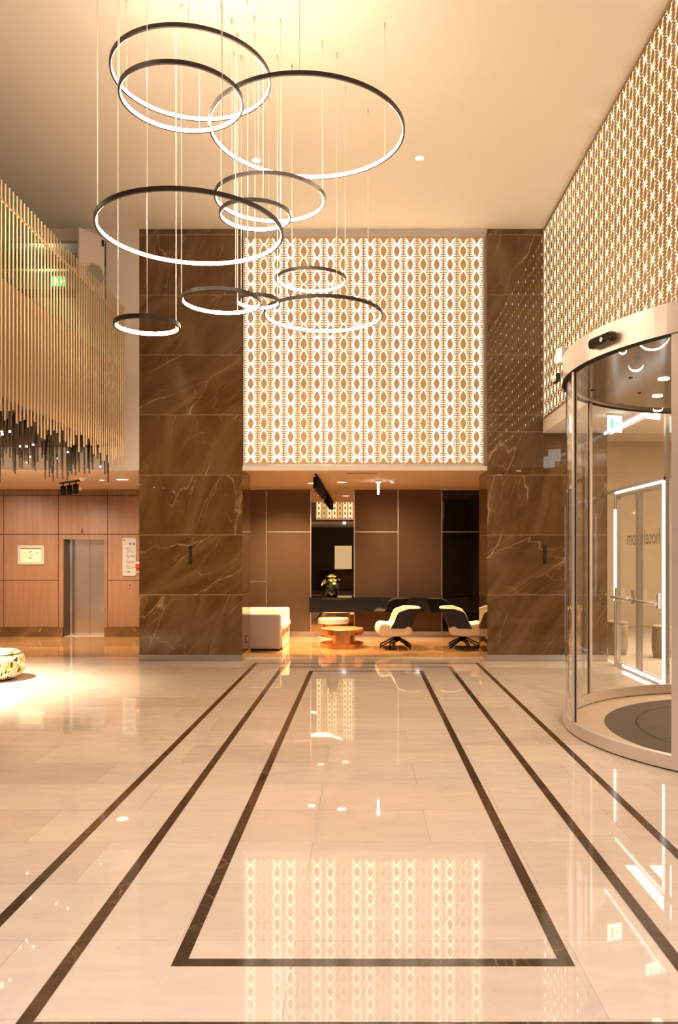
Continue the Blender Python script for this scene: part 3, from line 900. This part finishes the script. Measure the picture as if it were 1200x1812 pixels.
def track(label, p0, p1, n, hang_=0.05, r=0.045, ln=0.15, tilt=0.0, tdir=(0, 1)):
    t = thing('track_spotlights', label, 'spotlight track', p0)
    p0, p1 = Vector(p0), Vector(p1)
    d = p1 - p0
    u = d.normalized()
    s = u.cross(Vector((0, 0, 1)))
    m = MB(); m.obox(d / 2 + Vector((0, 0, -0.012)), d / 2, s * 0.017, Vector((0, 0, 0.012))); m.build('track_rail', M['black'], t)
    for i in range(n):
        c = d * ((i + 0.5) / n)
        c.z = 0
        m = MB()
        m.tube(c + Vector((0, 0, -0.024)), c + Vector((0, 0, -0.024 - hang_)), 0.012, n=8)
        a = c + Vector((0, 0, -0.02 - hang_)); b = a + Vector((tdir[0] * tilt, tdir[1] * tilt, -ln))
        m.tube(a, b, r, n=18)
        h = m.build('spot_head', M['black'], t)
        m = MB(); m.tube(b, b + (b - a).normalized() * 0.004, r * 0.8, n=18); m.build('spot_lens', M['dark'], h)
    return t
track('black track with three cylinder spots on the lift lobby ceiling', (-5.72, 15.0, SOF), (-5.15, 14.4, SOF), 3, r=0.05, ln=0.17)
track('black track of spots running back along the lounge ceiling', (-0.80, 13.3, SOF), (-0.80, 16.2, SOF), 7, r=0.055, ln=0.19, hang_=0.02)
t = thing('hanging_sign', 'bright white sign seen edge on, hanging from the lounge ceiling', 'sign', (0.27, 14.6, SOF))
solid('lit_blade', M['white_sign'], (-0.02, 0.02, -0.15, 0.15, -0.24, -0.03), parent=t, bevel=0.005)
solid('sign_canopy', M['white'], (-0.05, 0.05, -0.17, 0.17, -0.03, 0.0), parent=t)

# ------------------------------------------------------------------ lounge: mirror, console, seating
t = thing('tall_mirror', 'tall bronze mirror panel between the fabric wall panels above the console', 'mirror', (-0.6485, YL, SK))
solid('mirror_glass', M['mirror'], (-0.445, 0.445, 0.0, 0.02, 0, SOF - SK - 0.003), parent=t)
t = thing('black_glass_panel', 'tall black glass wall panel at the right end of the lounge', 'panel', (2.115, YL, SK))
solid('glass_sheet', M['blackglass'], (-0.475, 0.475, 0.0, 0.02, 0, SOF - SK - 0.003), parent=t)
t = thing('console_shelf', 'long black gloss console shelf along the lounge back wall', 'console', (0.72, YL, 0))
solid('shelf_body', M['blackgloss'], (-1.83, 1.86, -0.36, -0.008, 0.53, 0.80), parent=t, bevel=0.004)
solid('shelf_top', M['blackgloss'], (-1.835, 1.86, -0.37, -0.008, 0.80, 0.83), parent=t, bevel=0.003)

t = thing('flower_pot', 'black pot of pale yellow flowers on the black console', 'vase', (-0.65, YL - 0.19, 0.83))
m = MB(); m.lathe([(0.0, 0), (0.10, 0), (0.125, 0.06), (0.13, 0.16), (0.12, 0.20), (0.10, 0.20), (0.10, 0.17), (0, 0.17)], n=24); m.build('pot', M['blackgloss'], t)
lv, ptl = MB(), MB()
fr = random.Random(5)
for k in range(34):
    a = fr.random() * 2 * PI; e = 0.35 + fr.random() * 1.0; l = 0.12 + 0.10 * fr.random()
    d = Vector((math.cos(a) * math.cos(e), math.sin(a) * math.cos(e), math.sin(e)))
    s = d.cross(Vector((0, 0, 1))).normalized() * 0.018
    p = Vector((0, 0, 0.17))
    lv.poly([p, p + d * l * 0.5 + s, p + d * l, p + d * l * 0.5 - s])
for k in range(22):
    a = fr.random() * 2 * PI; e = 0.4 + fr.random() * 1.1; l = 0.15 + 0.14 * fr.random()
    d = Vector((math.cos(a) * math.cos(e), math.sin(a) * math.cos(e), math.sin(e)))
    c0 = Vector((0, 0, 0.18)) + d * l
    for q in range(6):
        b = 2 * PI * q / 6
        u = d.orthogonal().normalized(); v = d.cross(u)
        w_ = (u * math.cos(b) + v * math.sin(b))
        s = d.cross(w_) * 0.014
        ptl.poly([c0, c0 + w_ * 0.025 + s + d * 0.01, c0 + w_ * 0.045 + d * 0.022, c0 + w_ * 0.025 - s + d * 0.01])
lv.build('leaves', M['leaf'], t); ptl.build('blossoms', M['petal'], t)

# slipcovered sofa, facing right
t = thing('sofa', 'cream slipcovered sofa at the left of the lounge, seen from its arm end', 'sofa', (-1.93, 14.95, 0))
def cushion(name, m_, x0, x1, y0, y1, z0, z1, bev, parent):
    mb = MB(); mb.box(x0, x1, y0, y1, z0, z1)
    o = mb.build(name, m_, parent, bevel=bev, seg=4)
    for p in o.data.polygons: p.use_smooth = True
    return o
cushion('arm', M['linen_shaded'], -0.44, 0.46, -0.88, -0.66, 0.03, 0.655, 0.035, t)  # near arm darkened by colour, standing in for its shadow
cushion('arm', M['cream'], -0.44, 0.46, 0.66, 0.88, 0.03, 0.665, 0.035, t)
cushion('backrest', M['cream'], -0.46, -0.20, -0.66, 0.66, 0.25, 0.67, 0.06, t)
cushion('seat_cushion', M['cream'], -0.22, 0.50, -0.655, -0.005, 0.30, 0.47, 0.06, t)
cushion('seat_cushion', M['cream'], -0.22, 0.50, 0.005, 0.655, 0.30, 0.47, 0.06, t)
m = MB()
NS = 60
for k in range(NS):
    def pt(i, z):
        y = -0.66 + 1.32 * i / NS
        a = 0.006 * math.sin(i * 1.7) * (1 if z < 0.1 else 0.2)
        return (0.46 + a + (0.012 if z < 0.1 else 0), y, z)
    m.sm = True
    m.poly([pt(k, 0.015), pt(k + 1, 0.015), pt(k + 1, 0.31), pt(k, 0.31)])
m.build('skirt', M['cream'], t, merge=True)
cushion('base', M['cream'], -0.44, 0.455, -0.66, 0.66, 0.04, 0.32, 0.01, t)
mm = MB()
for (x, y) in ((-0.4, -0.82), (0.4, -0.82), (-0.4, 0.82), (0.4, 0.82)):
    f_ = MB(); f_.tube((x, y, 0), (x, y, 0.05), 0.025, n=12); f_.build('foot', M['black'], t)

def drum_table(label, x, y, r, h_, top, body, cr, ox, oy, group):
    t = thing('coffee_table', label, 'table', (x, y, 0), 0, group)
    m = MB(); m.lathe([(0, 0.0), (r, 0.0), (r, 0.085), (0, 0.085)], n=56, smooth=False); m.build('base_disc', body, t)
    m = MB(); m.lathe([(r - 0.004, h_), (r, h_ - 0.004), (r, h_ - 0.10), (0, h_ - 0.10)], n=56, smooth=False); m.build('top_rim', body, t)
    m = MB(); m.lathe([(0, h_ + 0.001), (r - 0.004, h_ + 0.001), (r - 0.004, h_)], n=56, smooth=False); m.build('table_top', top, t)
    m = MB(); m.lathe([(cr, 0.085), (cr, h_ - 0.10)], (ox, oy, 0), n=48); m.build('drum_column', M['copper'], t)
    return t
drum_table('low copper drum table in front, bright gold top', -0.40, 14.72, 0.40, 0.345, M['copper_top'], M['copper'], 0.215, 0.03, -0.175, 'drum tables')
drum_table('taller silver topped drum table behind the copper one', -0.595, 15.75, 0.305, 0.45, M['silver_top'], M['satin'], 0.19, 0.0, -0.10, 'drum tables')

def swivel_chair(label, loc, rotz):
    # faces -x in its own frame
    t = thing('swivel_armchair', label, 'chair', loc, rotz, 'swivel armchairs')
    s = MB()
    # seat cushion: rounded slab, thick front
    prof = [(-0.36, 0.27), (-0.385, 0.33), (-0.375, 0.42), (-0.335, 0.475), (-0.27, 0.49), (-0.15, 0.46), (0.10, 0.43), (0.24, 0.42), (0.27, 0.34), (0.26, 0.25), (0.0, 0.235), (-0.30, 0.24)]
    ys = [(-0.34, 0.90), (-0.32, 0.97), (-0.2, 1.0), (0.2, 1.0), (0.32, 0.97), (0.34, 0.90)]
    k0 = len(s.v)
    for (yy, f_) in ys:
        for (a, b) in prof:
            s.v.append((-0.05 + (a + 0.05) * f_, yy, 0.35 + (b - 0.35) * f_))
    n = len(prof); s.sm = True
    for i in range(len(ys) - 1):
        for j in range(n):
            s.face((k0 + i * n + j, k0 + i * n + (j + 1) % n, k0 + (i + 1) * n + (j + 1) % n, k0 + (i + 1) * n + j))
    s.sm = False
    s.face([k0 + j for j in range(n)]); s.face([k0 + (len(ys) - 1) * n + j for j in reversed(range(n))])
    s.build('seat', M['cream'], t, merge=True, subsurf=2)
    # wrap-round shell: U in plan, open to -x, leaning outwards with height
    NU, NV = 64, 10
    def shell(u, v, off):
        # u -1..1 round the U, v 0..1 up
        q = abs(u)
        sgn = 1 if u >= 0 else -1
        if q < 0.45:
            a = q / 0.45 * PI / 2
            bx, by = 0.05 + 0.17 * math.cos(a), sgn * 0.30 * math.sin(a) ** 0.7
            nx, ny = math.cos(a), sgn * math.sin(a)
            top = 0.735
        else:
            w_ = (q - 0.45) / 0.55
            bx, by = 0.05 - 0.19 * w_, sgn * 0.30
            nx, ny = 0.0, sgn * 1.0
            top = 0.735 - 0.085 * w_ - (0.16 * ((w_ - 0.6) / 0.4) ** 2 if w_ > 0.6 else 0)
        z0 = 0.385
        z = z0 + (top - z0) * v
        lean = 0.03 * v
        rx = 0.13 * v * max(0.0, min(1.0, 1.0 - (q - 0.45) * 1.0)) if q > 0.45 else 0.13 * v
        return (bx + nx * (off + lean) + rx, by + ny * (off + lean), z)
    def sheet(off, flip, m_, name, v1=1.0):
        mb = MB(); mb.sm = True
        for i in range(NU + 1):
            for j in range(NV + 1):
                mb.v.append(shell(-1 + 2 * i / NU, v1 * j / NV, off))
        for i in range(NU):
            for j in range(NV):
                a = i * (NV + 1) + j
                q = (a, a + 1, a + NV + 2, a + NV + 1)
                mb.face(q if flip else q[::-1])
        return mb
    out_ = sheet(0.052, False, None, '')
    out_.build('back_shell', M['navy'], t, merge=True)
    inn = sheet(0.002, True, None, '')
    # rim and front edges, cream
    inn.sm = True
    RS = 8
    k0 = len(inn.v)
    path = [(-1, j / 6) for j in range(6)] + [(-1 + 2 * i / NU, 1.0) for i in range(NU + 1)] + [(1, 1 - (j + 1) / 6) for j in range(6)]
    for (u, v) in path:
        a = Vector(shell(u, v, 0.054)); b = Vector(shell(u, v, 0.0))
        mid = (a + b) / 2; half = (a - b) / 2
        up = Vector((0, 0, 1)) if 0 < 1 and v > 0.98 else Vector((-1, 0, 0))
        for q in range(RS + 1):
            ang = PI * q / RS
            inn.v.append(tuple(mid + half * math.cos(ang) + up * 0.02 * math.sin(ang)))
    for i in range(len(path) - 1):
        for q in range(RS):
            a = k0 + i * (RS + 1) + q
            inn.face((a, a + 1, a + RS + 2, a + RS + 1))
    ob = inn.build('back_lining', M['cream'], t)
    m = MB(); m.lathe([(0.0, 0.24), (0.10, 0.235), (0.10, 0.215), (0.045, 0.20), (0.045, 0.12), (0, 0.12)], n=20); m.build('swivel_post', M['black'], t)
    for k in range(5):
        a = PI / 5 + 2 * PI * k / 5
        c_, s_ = math.cos(a), math.sin(a)
        p = Vector((-s_, c_, 0)) * 0.016
        m = MB()
        for dz in (0.0, 0.055):
            A = Vector((0.03 * c_, 0.03 * s_, 0.17 + dz * 0.6)); B = Vector((0.30 * c_ - 0.0, 0.30 * s_, 0.018 + dz))
            m.obox((A + B) / 2, (B - A) / 2, p, Vector((0, 0, 0.014)))
        m.tube((0.285 * c_, 0.285 * s_, 0.0), (0.285 * c_, 0.285 * s_, 0.075), 0.016, n=10)
        m.build('leg', M['blackgloss'], t)
    return t
swivel_chair('cream and navy swivel armchair facing the copper table', (0.60, 14.55, 0), math.radians(4))
swivel_chair('cream and navy swivel armchair facing right beside the marble pier', (1.82, 14.55, 0), PI - math.radians(4))
t = thing('wall_socket', 'small dark wall socket low on the side of the left marble pier', 'socket', (-1.94, YP + 0.42, 0.31))
solid('socket_plate', M['black'], (0, 0.008, -0.045, 0.045, -0.06, 0.06), parent=t, bevel=0.003)
solid('socket_insert', M['satin'], (0.008, 0.010, -0.025, 0.025, -0.035, 0.035), parent=t)

# spots lighting the lounge and lobby, several added without a fitting
lamp('SPOT', (-0.80, 14.3, SOF - 0.28), 560, WARM, 0.05, (-0.45, 14.9, 0.2), 70, 0.5)
lamp('SPOT', (-1.15, 15.1, SOF - 0.1), 620, WARM, 0.05, (-1.45, 15.0, 0.3), 75, 0.6)
lamp('SPOT', (0.6, 14.9, SOF - 0.1), 340, WARM, 0.05, (0.7, 14.8, 0.2), 75, 0.6)
lamp('SPOT', (1.75, 15.0, SOF - 0.1), 340, WARM, 0.05, (1.75, 14.8, 0.2), 75, 0.6)
lamp('SPOT', (0.3, 14.6, SOF - 0.1), 200, WARM, 0.05, (0.3, 16.6, 0.6), 100, 0.9)
lamp('SPOT', (-1.5, 14.9, SOF - 0.1), 230, WARM, 0.05, (-1.6, 16.6, 0.6), 90, 0.9)
lamp('SPOT', (-4.4, 14.6, SOF - 0.1), 105, (1.0, 0.74, 0.50), 0.08, (-4.6, 16.0, 0.6), 120, 0.8)
lamp('SPOT', (-6.0, 14.6, SOF - 0.3), 105, (1.0, 0.74, 0.50), 0.08, (-6.2, 16.2, 0.6), 120, 0.8)
lamp('SPOT', (-7.6, 14.6, SOF - 0.1), 105, (1.0, 0.74, 0.50), 0.08, (-7.4, 16.2, 0.6), 120, 0.8)

lamp('SPOT', (-4.9, 15.0, SOF - 0.05), 190, (1.0, 0.68, 0.38), 0.08, (-4.9, 15.2, 0), 110, 0.9)  # added pair without fittings, to brighten the lobby floor
lamp('SPOT', (-6.6, 15.0, SOF - 0.05), 190, (1.0, 0.68, 0.38), 0.08, (-6.6, 15.2, 0), 110, 0.9)

# ------------------------------------------------------------------ pouf
def pouf_mat():
    m, nt, b, N, L = new_mat('patterned pouf fabric')
    tc = N('ShaderNodeTexCoord')
    mp = N('ShaderNodeMapping'); mp.inputs['Scale'].default_value = (1.0, 1.0, 0.65); L(tc.outputs['Object'], mp.inputs['Vector'])
    nz = N('ShaderNodeTexNoise'); nz.inputs['Scale'].default_value = 6; L(mp.outputs[0], nz.inputs['Vector'])
    dv = N('ShaderNodeVectorMath'); dv.operation = 'MULTIPLY_ADD'; L(nz.outputs['Color'], dv.inputs[0]); dv.inputs[1].default_value = (0.25, 0.25, 0.25); L(mp.outputs[0], dv.inputs[2])
    vo = N('ShaderNodeTexVoronoi'); vo.inputs['Scale'].default_value = 21; L(dv.outputs[0], vo.inputs['Vector'])
    sp = N('ShaderNodeSeparateColor'); L(vo.outputs['Color'], sp.inputs[0])
    cr = N('ShaderNodeValToRGB'); cr.color_ramp.interpolation = 'CONSTANT'
    e = cr.color_ramp.elements
    e[0].position = 0; e[0].color = (0.75, 0.72, 0.55, 1); e[1].position = 0.28; e[1].color = (0.45, 0.5, 0.22, 1)
    for (p, c) in ((0.42, (0.8, 0.72, 0.6, 1)), (0.58, (0.85, 0.45, 0.05, 1)), (0.68, (0.75, 0.55, 0.45, 1)), (0.78, (0.04, 0.05, 0.02, 1)), (0.90, (0.6, 0.62, 0.4, 1))):
        x = e.new(p); x.color = c
    L(sp.outputs[0], cr.inputs[0])
    vo2 = N('ShaderNodeTexVoronoi'); vo2.feature = 'DISTANCE_TO_EDGE'; vo2.inputs['Scale'].default_value = 21; L(dv.outputs[0], vo2.inputs['Vector'])
    mr = N('ShaderNodeMapRange'); mr.inputs['From Min'].default_value = 0.02; mr.inputs['From Max'].default_value = 0.06; L(vo2.outputs['Distance'], mr.inputs['Value'])
    mx = N('ShaderNodeMix'); mx.data_type = 'RGBA'; L(mr.outputs[0], mx.inputs['Factor']); mx.inputs['A'].default_value = (0.12, 0.10, 0.05, 1); L(cr.outputs[0], mx.inputs['B'])
    L(mx.outputs['Result'], b.inputs['Base Color']); b.inputs['Roughness'].default_value = 0.85
    return m
t = thing('pouf', 'round low pouf in green and yellow patterned fabric at the left edge', 'pouf', (-5.13, 10.9, 0))
m = MB(); m.lathe([(0.0, 0.015), (0.33, 0.015), (0.40, 0.05), (0.455, 0.13), (0.465, 0.22), (0.445, 0.31), (0.405, 0.355)], n=56); m.build('pouf_body', pouf_mat(), t)
m = MB(); m.lathe([(0.405, 0.355), (0.36, 0.385), (0.22, 0.405), (0.0, 0.41)], n=56); m.build('pouf_top', pouf_mat(), t)
m = MB(); m.lathe([(0.405, 0.348), (0.412, 0.352), (0.412, 0.358), (0.405, 0.362)], n=56); m.build('piping', M['ink'], t)
m = MB(); m.lathe([(0.0, 0), (0.31, 0), (0.31, 0.015), (0, 0.015)], n=40); m.build('glide_base', M['black'], t)
lamp('SPOT', (-5.9, 10.0, 3.35), 2600, (1.0, 0.84, 0.62), 0.06, (-5.7, 10.0, 0), 92, 1.0)

# ------------------------------------------------------------------ revolving door
RC = (4.20, 7.60)
RR = 2.20
t = thing('revolving_door', 'large round glass revolving door with steel header at the right', 'revolving door', (RC[0], RC[1], 0))
A0, A1 = math.radians(100), math.radians(262)
# drum angle helper: posts (as seen: far one, left one, near one)
def ang(x, y): return math.atan2(y - RC[1], x - RC[0])
m = MB(); m.lathe([(RR - 0.03, 3.44), (RR + 0.03, 3.44), (RR + 0.03, 3.69), (RR - 0.03, 3.69), (RR - 0.03, 3.44)], n=120, smooth=False)
m.build('header_band', M['satin'], t)
m = MB(); m.lathe([(0.0, 3.46), (RR - 0.03, 3.46), (RR - 0.03, 3.6), (0, 3.6)], n=96, smooth=False); m.build('canopy_underside', M['canopy'], t)
m = MB(); m.lathe([(RR - 0.035, 3.435), (RR + 0.035, 3.435), (RR + 0.035, 3.442), (RR - 0.035, 3.442), (RR - 0.035, 3.435)], n=120, smooth=False); m.build('header_edge', M['black'], t)
m = MB(); m.lathe([(RR - 0.03, 0.012), (RR + 0.03, 0.012), (RR + 0.03, 0.12), (RR - 0.03, 0.12), (RR - 0.03, 0.012)], n=100, a0=math.radians(85), a1=math.radians(275), smooth=False); m.build('base_rail', M['satin'], t)
m = MB(); m.lathe([(RR - 0.02, 0.0), (RR + 0.015, 0.0), (RR + 0.015, 0.012), (RR - 0.02, 0.012)], n=100, a0=math.radians(85), a1=math.radians(275), smooth=False); m.build('base_gap', M['black'], t)
m = MB(); m.lathe([(RR - 0.38, 0.006), (RR - 0.03, 0.006)], n=100, smooth=False); m.build('floor_ring', M['kerb'], t)
m = MB(); m.lathe([(0.0, 0.008), (RR - 0.38, 0.008)], n=100, smooth=False); m.build('entrance_mat', M['mat'], t)
m = MB()
for r_ in (0.75, 1.15, 1.5):
    m.lathe([(r_, 0.0095), (r_ + 0.018, 0.0095)], n=100, smooth=False)
m.build('mat_seams', M['black'], t)
p_left = ang(1.97, 7.55); p_far = ang(2.58, 9.10); p_near = ang(2.47, 6.24)
if p_near < 0: p_near += 2 * PI
if p_left < 0: p_left += 2 * PI
def post(a, wd, dp):
    c_, s_ = math.cos(a), math.sin(a)
    m = MB(); m.obox((RR * c_, RR * s_, 1.78), Vector((-s_, c_, 0)) * wd, Vector((c_, s_, 0)) * dp, Vector((0, 0, 1.66)))
    return m.build('post', M['satin'], t, bevel=0.004)
post(p_left, 0.030, 0.018); post(p_far, 0.03, 0.018); post(p_near, 0.045, 0.03)
post(p_far - math.radians(42), 0.03, 0.03)
pl_dark = MB()
for a in (p_left, p_far):
    b = a + math.radians(0.86)
    c_, s_ = math.cos(b), math.sin(b)
    pl_dark.obox((RR * c_, RR * s_, 1.78), Vector((-s_, c_, 0)) * 0.003, Vector((c_, s_, 0)) * 0.006, Vector((0, 0, 1.66)))
pl_dark.build('gasket', M['black'], t)
def pane(a, b):
    m = MB(); m.lathe([(RR, 0.11), (RR, 3.45)], n=48, a0=a, a1=b)
    return m.build('curved_glass', M['glass'], t)
pane(p_left, p_near); pane(p_far, p_left); pane(p_far - math.radians(42), p_far)
m = MB()
for (dx, dy) in ((-1.55, 0.3), (-1.2, 1.05), (-0.6, 1.6), (-1.75, 0.9), (-1.4, -0.7)):
    m.tube((dx, dy, 3.455), (dx, dy, 3.46), 0.022, n=10)
m.build('canopy_vent', M['black'], t)
for (dx, dy) in ((-1.2, 0.35), (-0.95, 1.2)):
    m = MB(); m.tube((dx, dy, 3.452), (dx, dy, 3.46), 0.055, n=16); m.build('canopy_lamp', M['lampglow'], t)
lamp('SPOT', (RC[0] - 1.2, RC[1] + 0.35, 3.42), 60, SOFT, 0.05, (RC[0] - 1.2, RC[1] + 0.35, 0), 110, 0.7)
# leaf emblem on the glass
m = MB()
def brush(pts, w0):
    n = len(pts)
    for i in range(n - 1):
        (a0_, z0_), (a1_, z1_) = pts[i], pts[i + 1]
        for_ = lambda k: w0 * math.sin(PI * (k + 0.35) / (n + 0.2))
        q = []
        for (aa, zz, ww, sg) in ((a0_, z0_, for_(i), 1), (a1_, z1_, for_(i + 1), 1), (a1_, z1_, for_(i + 1), -1), (a0_, z0_, for_(i), -1)):
            a = aa + sg * ww / RR
            q.append(((RR - 0.004) * math.cos(a), (RR - 0.004) * math.sin(a), zz + sg * ww * 0.5))
        m.poly(q)
ea = ang(2.77, 9.27)
brush([(ea + 0.015, 1.40), (ea + 0.018, 1.34), (ea + 0.03, 1.29), (ea + 0.045, 1.25)], 0.012)
brush([(ea + 0.04, 1.27), (ea + 0.045, 1.22), (ea + 0.03, 1.18), (ea + 0.012, 1.17)], 0.016)
brush([(ea + 0.02, 1.26), (ea + 0.012, 1.23), (ea - 0.01, 1.22), (ea - 0.03, 1.26)], 0.014)
brush([(ea + 0.002, 1.20), (ea - 0.012, 1.17), (ea - 0.032, 1.20)], 0.012)
brush([(ea + 0.005, 1.15), (ea - 0.008, 1.12), (ea - 0.03, 1.15)], 0.012)
m.build('leaf_emblem', M['ink'], t)

t = thing('door_sensor', 'black pill shaped sensor on the front of the revolving door header', 'sensor', (RC[0] + (RR + 0.035) * math.cos(math.radians(199)), RC[1] + (RR + 0.035) * math.sin(math.radians(199)), 3.55), math.radians(199))
m = MB(); rounded_rect(m, -0.17, 0.17, -0.045, 0.045, -0.06, 0.0, 0.04)
ob = m.build('sensor_body', M['blackgloss'], t, bevel=0.012, seg=3); ob.rotation_euler = (0, 0, PI / 2)
m = MB(); m.tube((0.06, 0.03, 0.0), (0.064, 0.03, 0.0), 0.02, n=14); m.build('sensor_eye', M['chrome'], t)
t = thing('emergency_light', 'small pale boxy lamp perched on the left of the revolving door header', 'lamp', (2.08, 8.3, 3.592), math.radians(20))
solid('lamp_body', M['white'], (-0.05, 0.05, -0.06, 0.06, 0.10, 0.27), parent=t, bevel=0.01)
solid('lamp_face', M['white_sign'], (-0.054, -0.05, -0.045, 0.045, 0.12, 0.25), parent=t)
t = thing('door_sensor', 'small black sensor at the left tip of the revolving door header', 'sensor', (RC[0] - RR - 0.03, 8.02, 3.48))
solid('sensor_body', M['blackgloss'], (-0.05, 0.0, -0.09, 0.09, -0.04, 0.04), parent=t, bevel=0.012)
solid('sensor_lens', M['chrome'], (-0.052, -0.05, -0.03, 0.03, -0.015, 0.015), parent=t)

# street front with the glazed side door
t = thing('glass_side_door', 'glass double side door with push bars and lit frame seen through the revolving door', 'door', (XF, 11.25, 0))
def rect_frame(name, m_, y0, y1, z0, z1, w_, dx=0.03):
    return solid(name, m_, (-dx, dx, y0, y0 + w_, z0, z1), (-dx, dx, y1 - w_, y1, z0, z1), (-dx, dx, y0 + w_, y1 - w_, z0, z0 + w_), (-dx, dx, y0 + w_, y1 - w_, z1 - w_, z1), parent=t)
for (a, b) in ((-0.98, -0.01), (0.01, 0.95)):
    lf = rect_frame('leaf_frame', M['satin'], a, b, 0.02, 2.62, 0.05)
    solid('leaf_glass', M['glass'], (-0.005, 0.005, a + 0.05, b - 0.05, 0.07, 2.57), parent=lf)
    m = MB(); m.tube((-0.11, a + 0.08, 1.06), (-0.11, b - 0.08, 1.06), 0.02, n=12)
    for yy in (a + 0.1, b - 0.1):
        m.tube((-0.03, yy, 1.06), (-0.11, yy, 1.06), 0.018, n=10)
        m.box(-0.07, -0.03, yy - 0.03, yy + 0.03, 1.0, 1.2)
    m.build('push_bar', M['satin'], t)
solid('light_strip', M['strip'], (-0.05, -0.03, -1.02, -0.985, 0.05, 2.66), (-0.05, -0.03, 0.96, 0.995, 1.0, 2.4), (-0.05, -0.03, -0.98, 0.95, 2.635, 2.665), (-0.05, -0.03, -0.98, 0.6, 0.03, 0.07), parent=t)
struct('window_2', M['glass'], (XF - 0.005, XF + 0.005, 9.8, YP, 2.70, ALC - 0.03), (XF - 0.005, XF + 0.005, 9.8, 10.22, 0.05, 2.70), (XF - 0.005, XF + 0.005, 12.28, YP, 0.05, 2.70),
       (XF - 0.005, XF + 0.005, 4.6, 5.4, 0.05, ALC - 0.03))
struct('trim_9', M['satin'], (XF - 0.03, XF + 0.03, 9.8, YP, 2.66, 2.71), (XF - 0.03, XF + 0.03, 12.24, 12.29, 0, 2.66), (XF - 0.03, XF + 0.03, 10.2, 10.25, 0, ALC - 0.02))
o = solid('light_strip', M['strip'], (XF - 0.06, XF - 0.035, 9.9, YP - 0.02, ALC - 0.05, ALC - 0.022))
tag(o, 'thin white light strip along the top of the street front', 'light strip')
txt = bpy.data.curves.new('glass_lettering', 'FONT')
txt.body = 'hotels.com'; txt.size = 0.30; txt.extrude = 0.0005; txt.align_x = 'CENTER'
txt.materials.append(M['letter'])
to = bpy.data.objects.new('glass_lettering', txt); C.objects.link(to)
to.location = (XF + 0.045, 11.25, 1.85); to.rotation_euler = (PI / 2, 0, PI / 2)
dg = bpy.context.evaluated_depsgraph_get(); dg.update()
tm = bpy.data.meshes.new_from_object(to.evaluated_get(dg))
mw = Matrix.Translation(to.location) @ to.rotation_euler.to_matrix().to_4x4()
bpy.data.objects.remove(to)
lo = bpy.data.objects.new('glass_lettering', tm); C.objects.link(lo)
lo.matrix_world = mw
tag(lo, 'faint mirrored web address lettering on the street glass', 'lettering')
def exit_box(label, x, y, z, rz):
    t = thing('exit_sign', label, 'sign', (x, y, z), rz)
    solid('sign_blade', M['white_sign'], (-0.11, 0.11, -0.012, 0.012, -0.25, -0.02), parent=t)
    m = MB(); m.box(-0.07, -0.02, -0.014, -0.012, -0.20, -0.07); m.box(0.01, 0.07, -0.014, -0.012, -0.15, -0.125)
    m.build('pictogram', M['green_sign'], t)
    solid('sign_canopy', M['white'], (-0.12, 0.12, -0.025, 0.025, -0.03, 0.0), parent=t)
exit_box('glowing white exit sign hanging under the alcove ceiling, seen through the drum glass', 3.47, 11.0, ALC - 0.02, 0.3)
exit_box('pale hanging sign beside the steel post of the revolving door', 3.62, 9.95, ALC - 0.02, 0.5)

def basket(label, x, y, r, h_):
    t = thing('basket_planter', label, 'planter', (x, y, 0), 0, 'street baskets')
    m = MB(); m.lathe([(0, 0), (r * 0.85, 0), (r, h_ * 0.25), (r * 1.02, h_ * 0.7), (r * 0.92, h_), (r * 0.8, h_ * 1.03), (r * 0.75, h_ * 0.9), (0, h_ * 0.88)], n=28); m.build('basket_body', M['basket'], t)
    m = MB(); m.lathe([(r * 0.94, h_ * 0.93), (r * 1.0, h_ * 0.97), (r * 0.94, h_ * 1.02), (r * 0.86, h_ * 0.99)], n=28); m.build('basket_rim', M['basket'], t)
basket('rough sand coloured basket on the street, nearer the marble pier', 4.34, 13.6, 0.17, 0.56)
basket('rough sand coloured basket on the street, half behind the steel post', 4.95, 13.2, 0.16, 0.52)

# ------------------------------------------------------------------ rear hall, seen in the mirror
t = thing('reception_wall', 'lit amber back panel of the reception, seen only in the mirror', 'panel', (-1.0, -5.97, 0))
solid('lit_panel', M['amber'], (-0.42, 0.42, 0, 0.02, 0.75, 2.15), parent=t)
solid('panel_frame', M['black'], (-0.46, 0.46, -0.02, 0.0, 0.7, 2.2), parent=t)
t = thing('reception_desk', 'dark reception desk, seen only in the mirror', 'desk', (-0.9, -4.8, 0))
solid('desk_body', M['blackgloss'], (-1.2, 1.6, -0.35, 0.35, 0, 1.0), parent=t, bevel=0.01)
solid('desk_top', M['marble'], (-1.25, 1.65, -0.4, 0.4, 1.0, 1.04), parent=t)

# ------------------------------------------------------------------ high ceiling downlights over the hall; two seen, the rest added for light
for (x, y) in ((-2.6, 3.0), (0.0, 3.0), (2.0, 3.0), (-2.6, 6.0), (1.9, 5.5), (-1.42, 10.52), (0.735, 10.46), (-2.8, 9.0)):
    far = y > 8
    lamp('SPOT', (x, y, CEIL - 0.03), (135 if y < 4 else 165) if not far else 150, (1.0, 0.90, 0.84) if y < 4 else (1.0, 0.70, 0.43), 0.05, (x, y, 0), 100, 0.8)
    if not far:
        downlight('small round downlight added unseen in the high ceiling over the hall', x, y, CEIL)
# added spots under the unseen low ceiling, thrown forward to brighten the near floor
for (x, y) in ((-2.4, 0.2), (-0.8, 0.2), (0.8, 0.2), (2.2, 0.2)):
    lamp('SPOT', (x, y, SOF - 0.02), 98, (1.0, 0.94, 0.95), 0.05, (x, y + 2.2, 0), 120, 0.9)
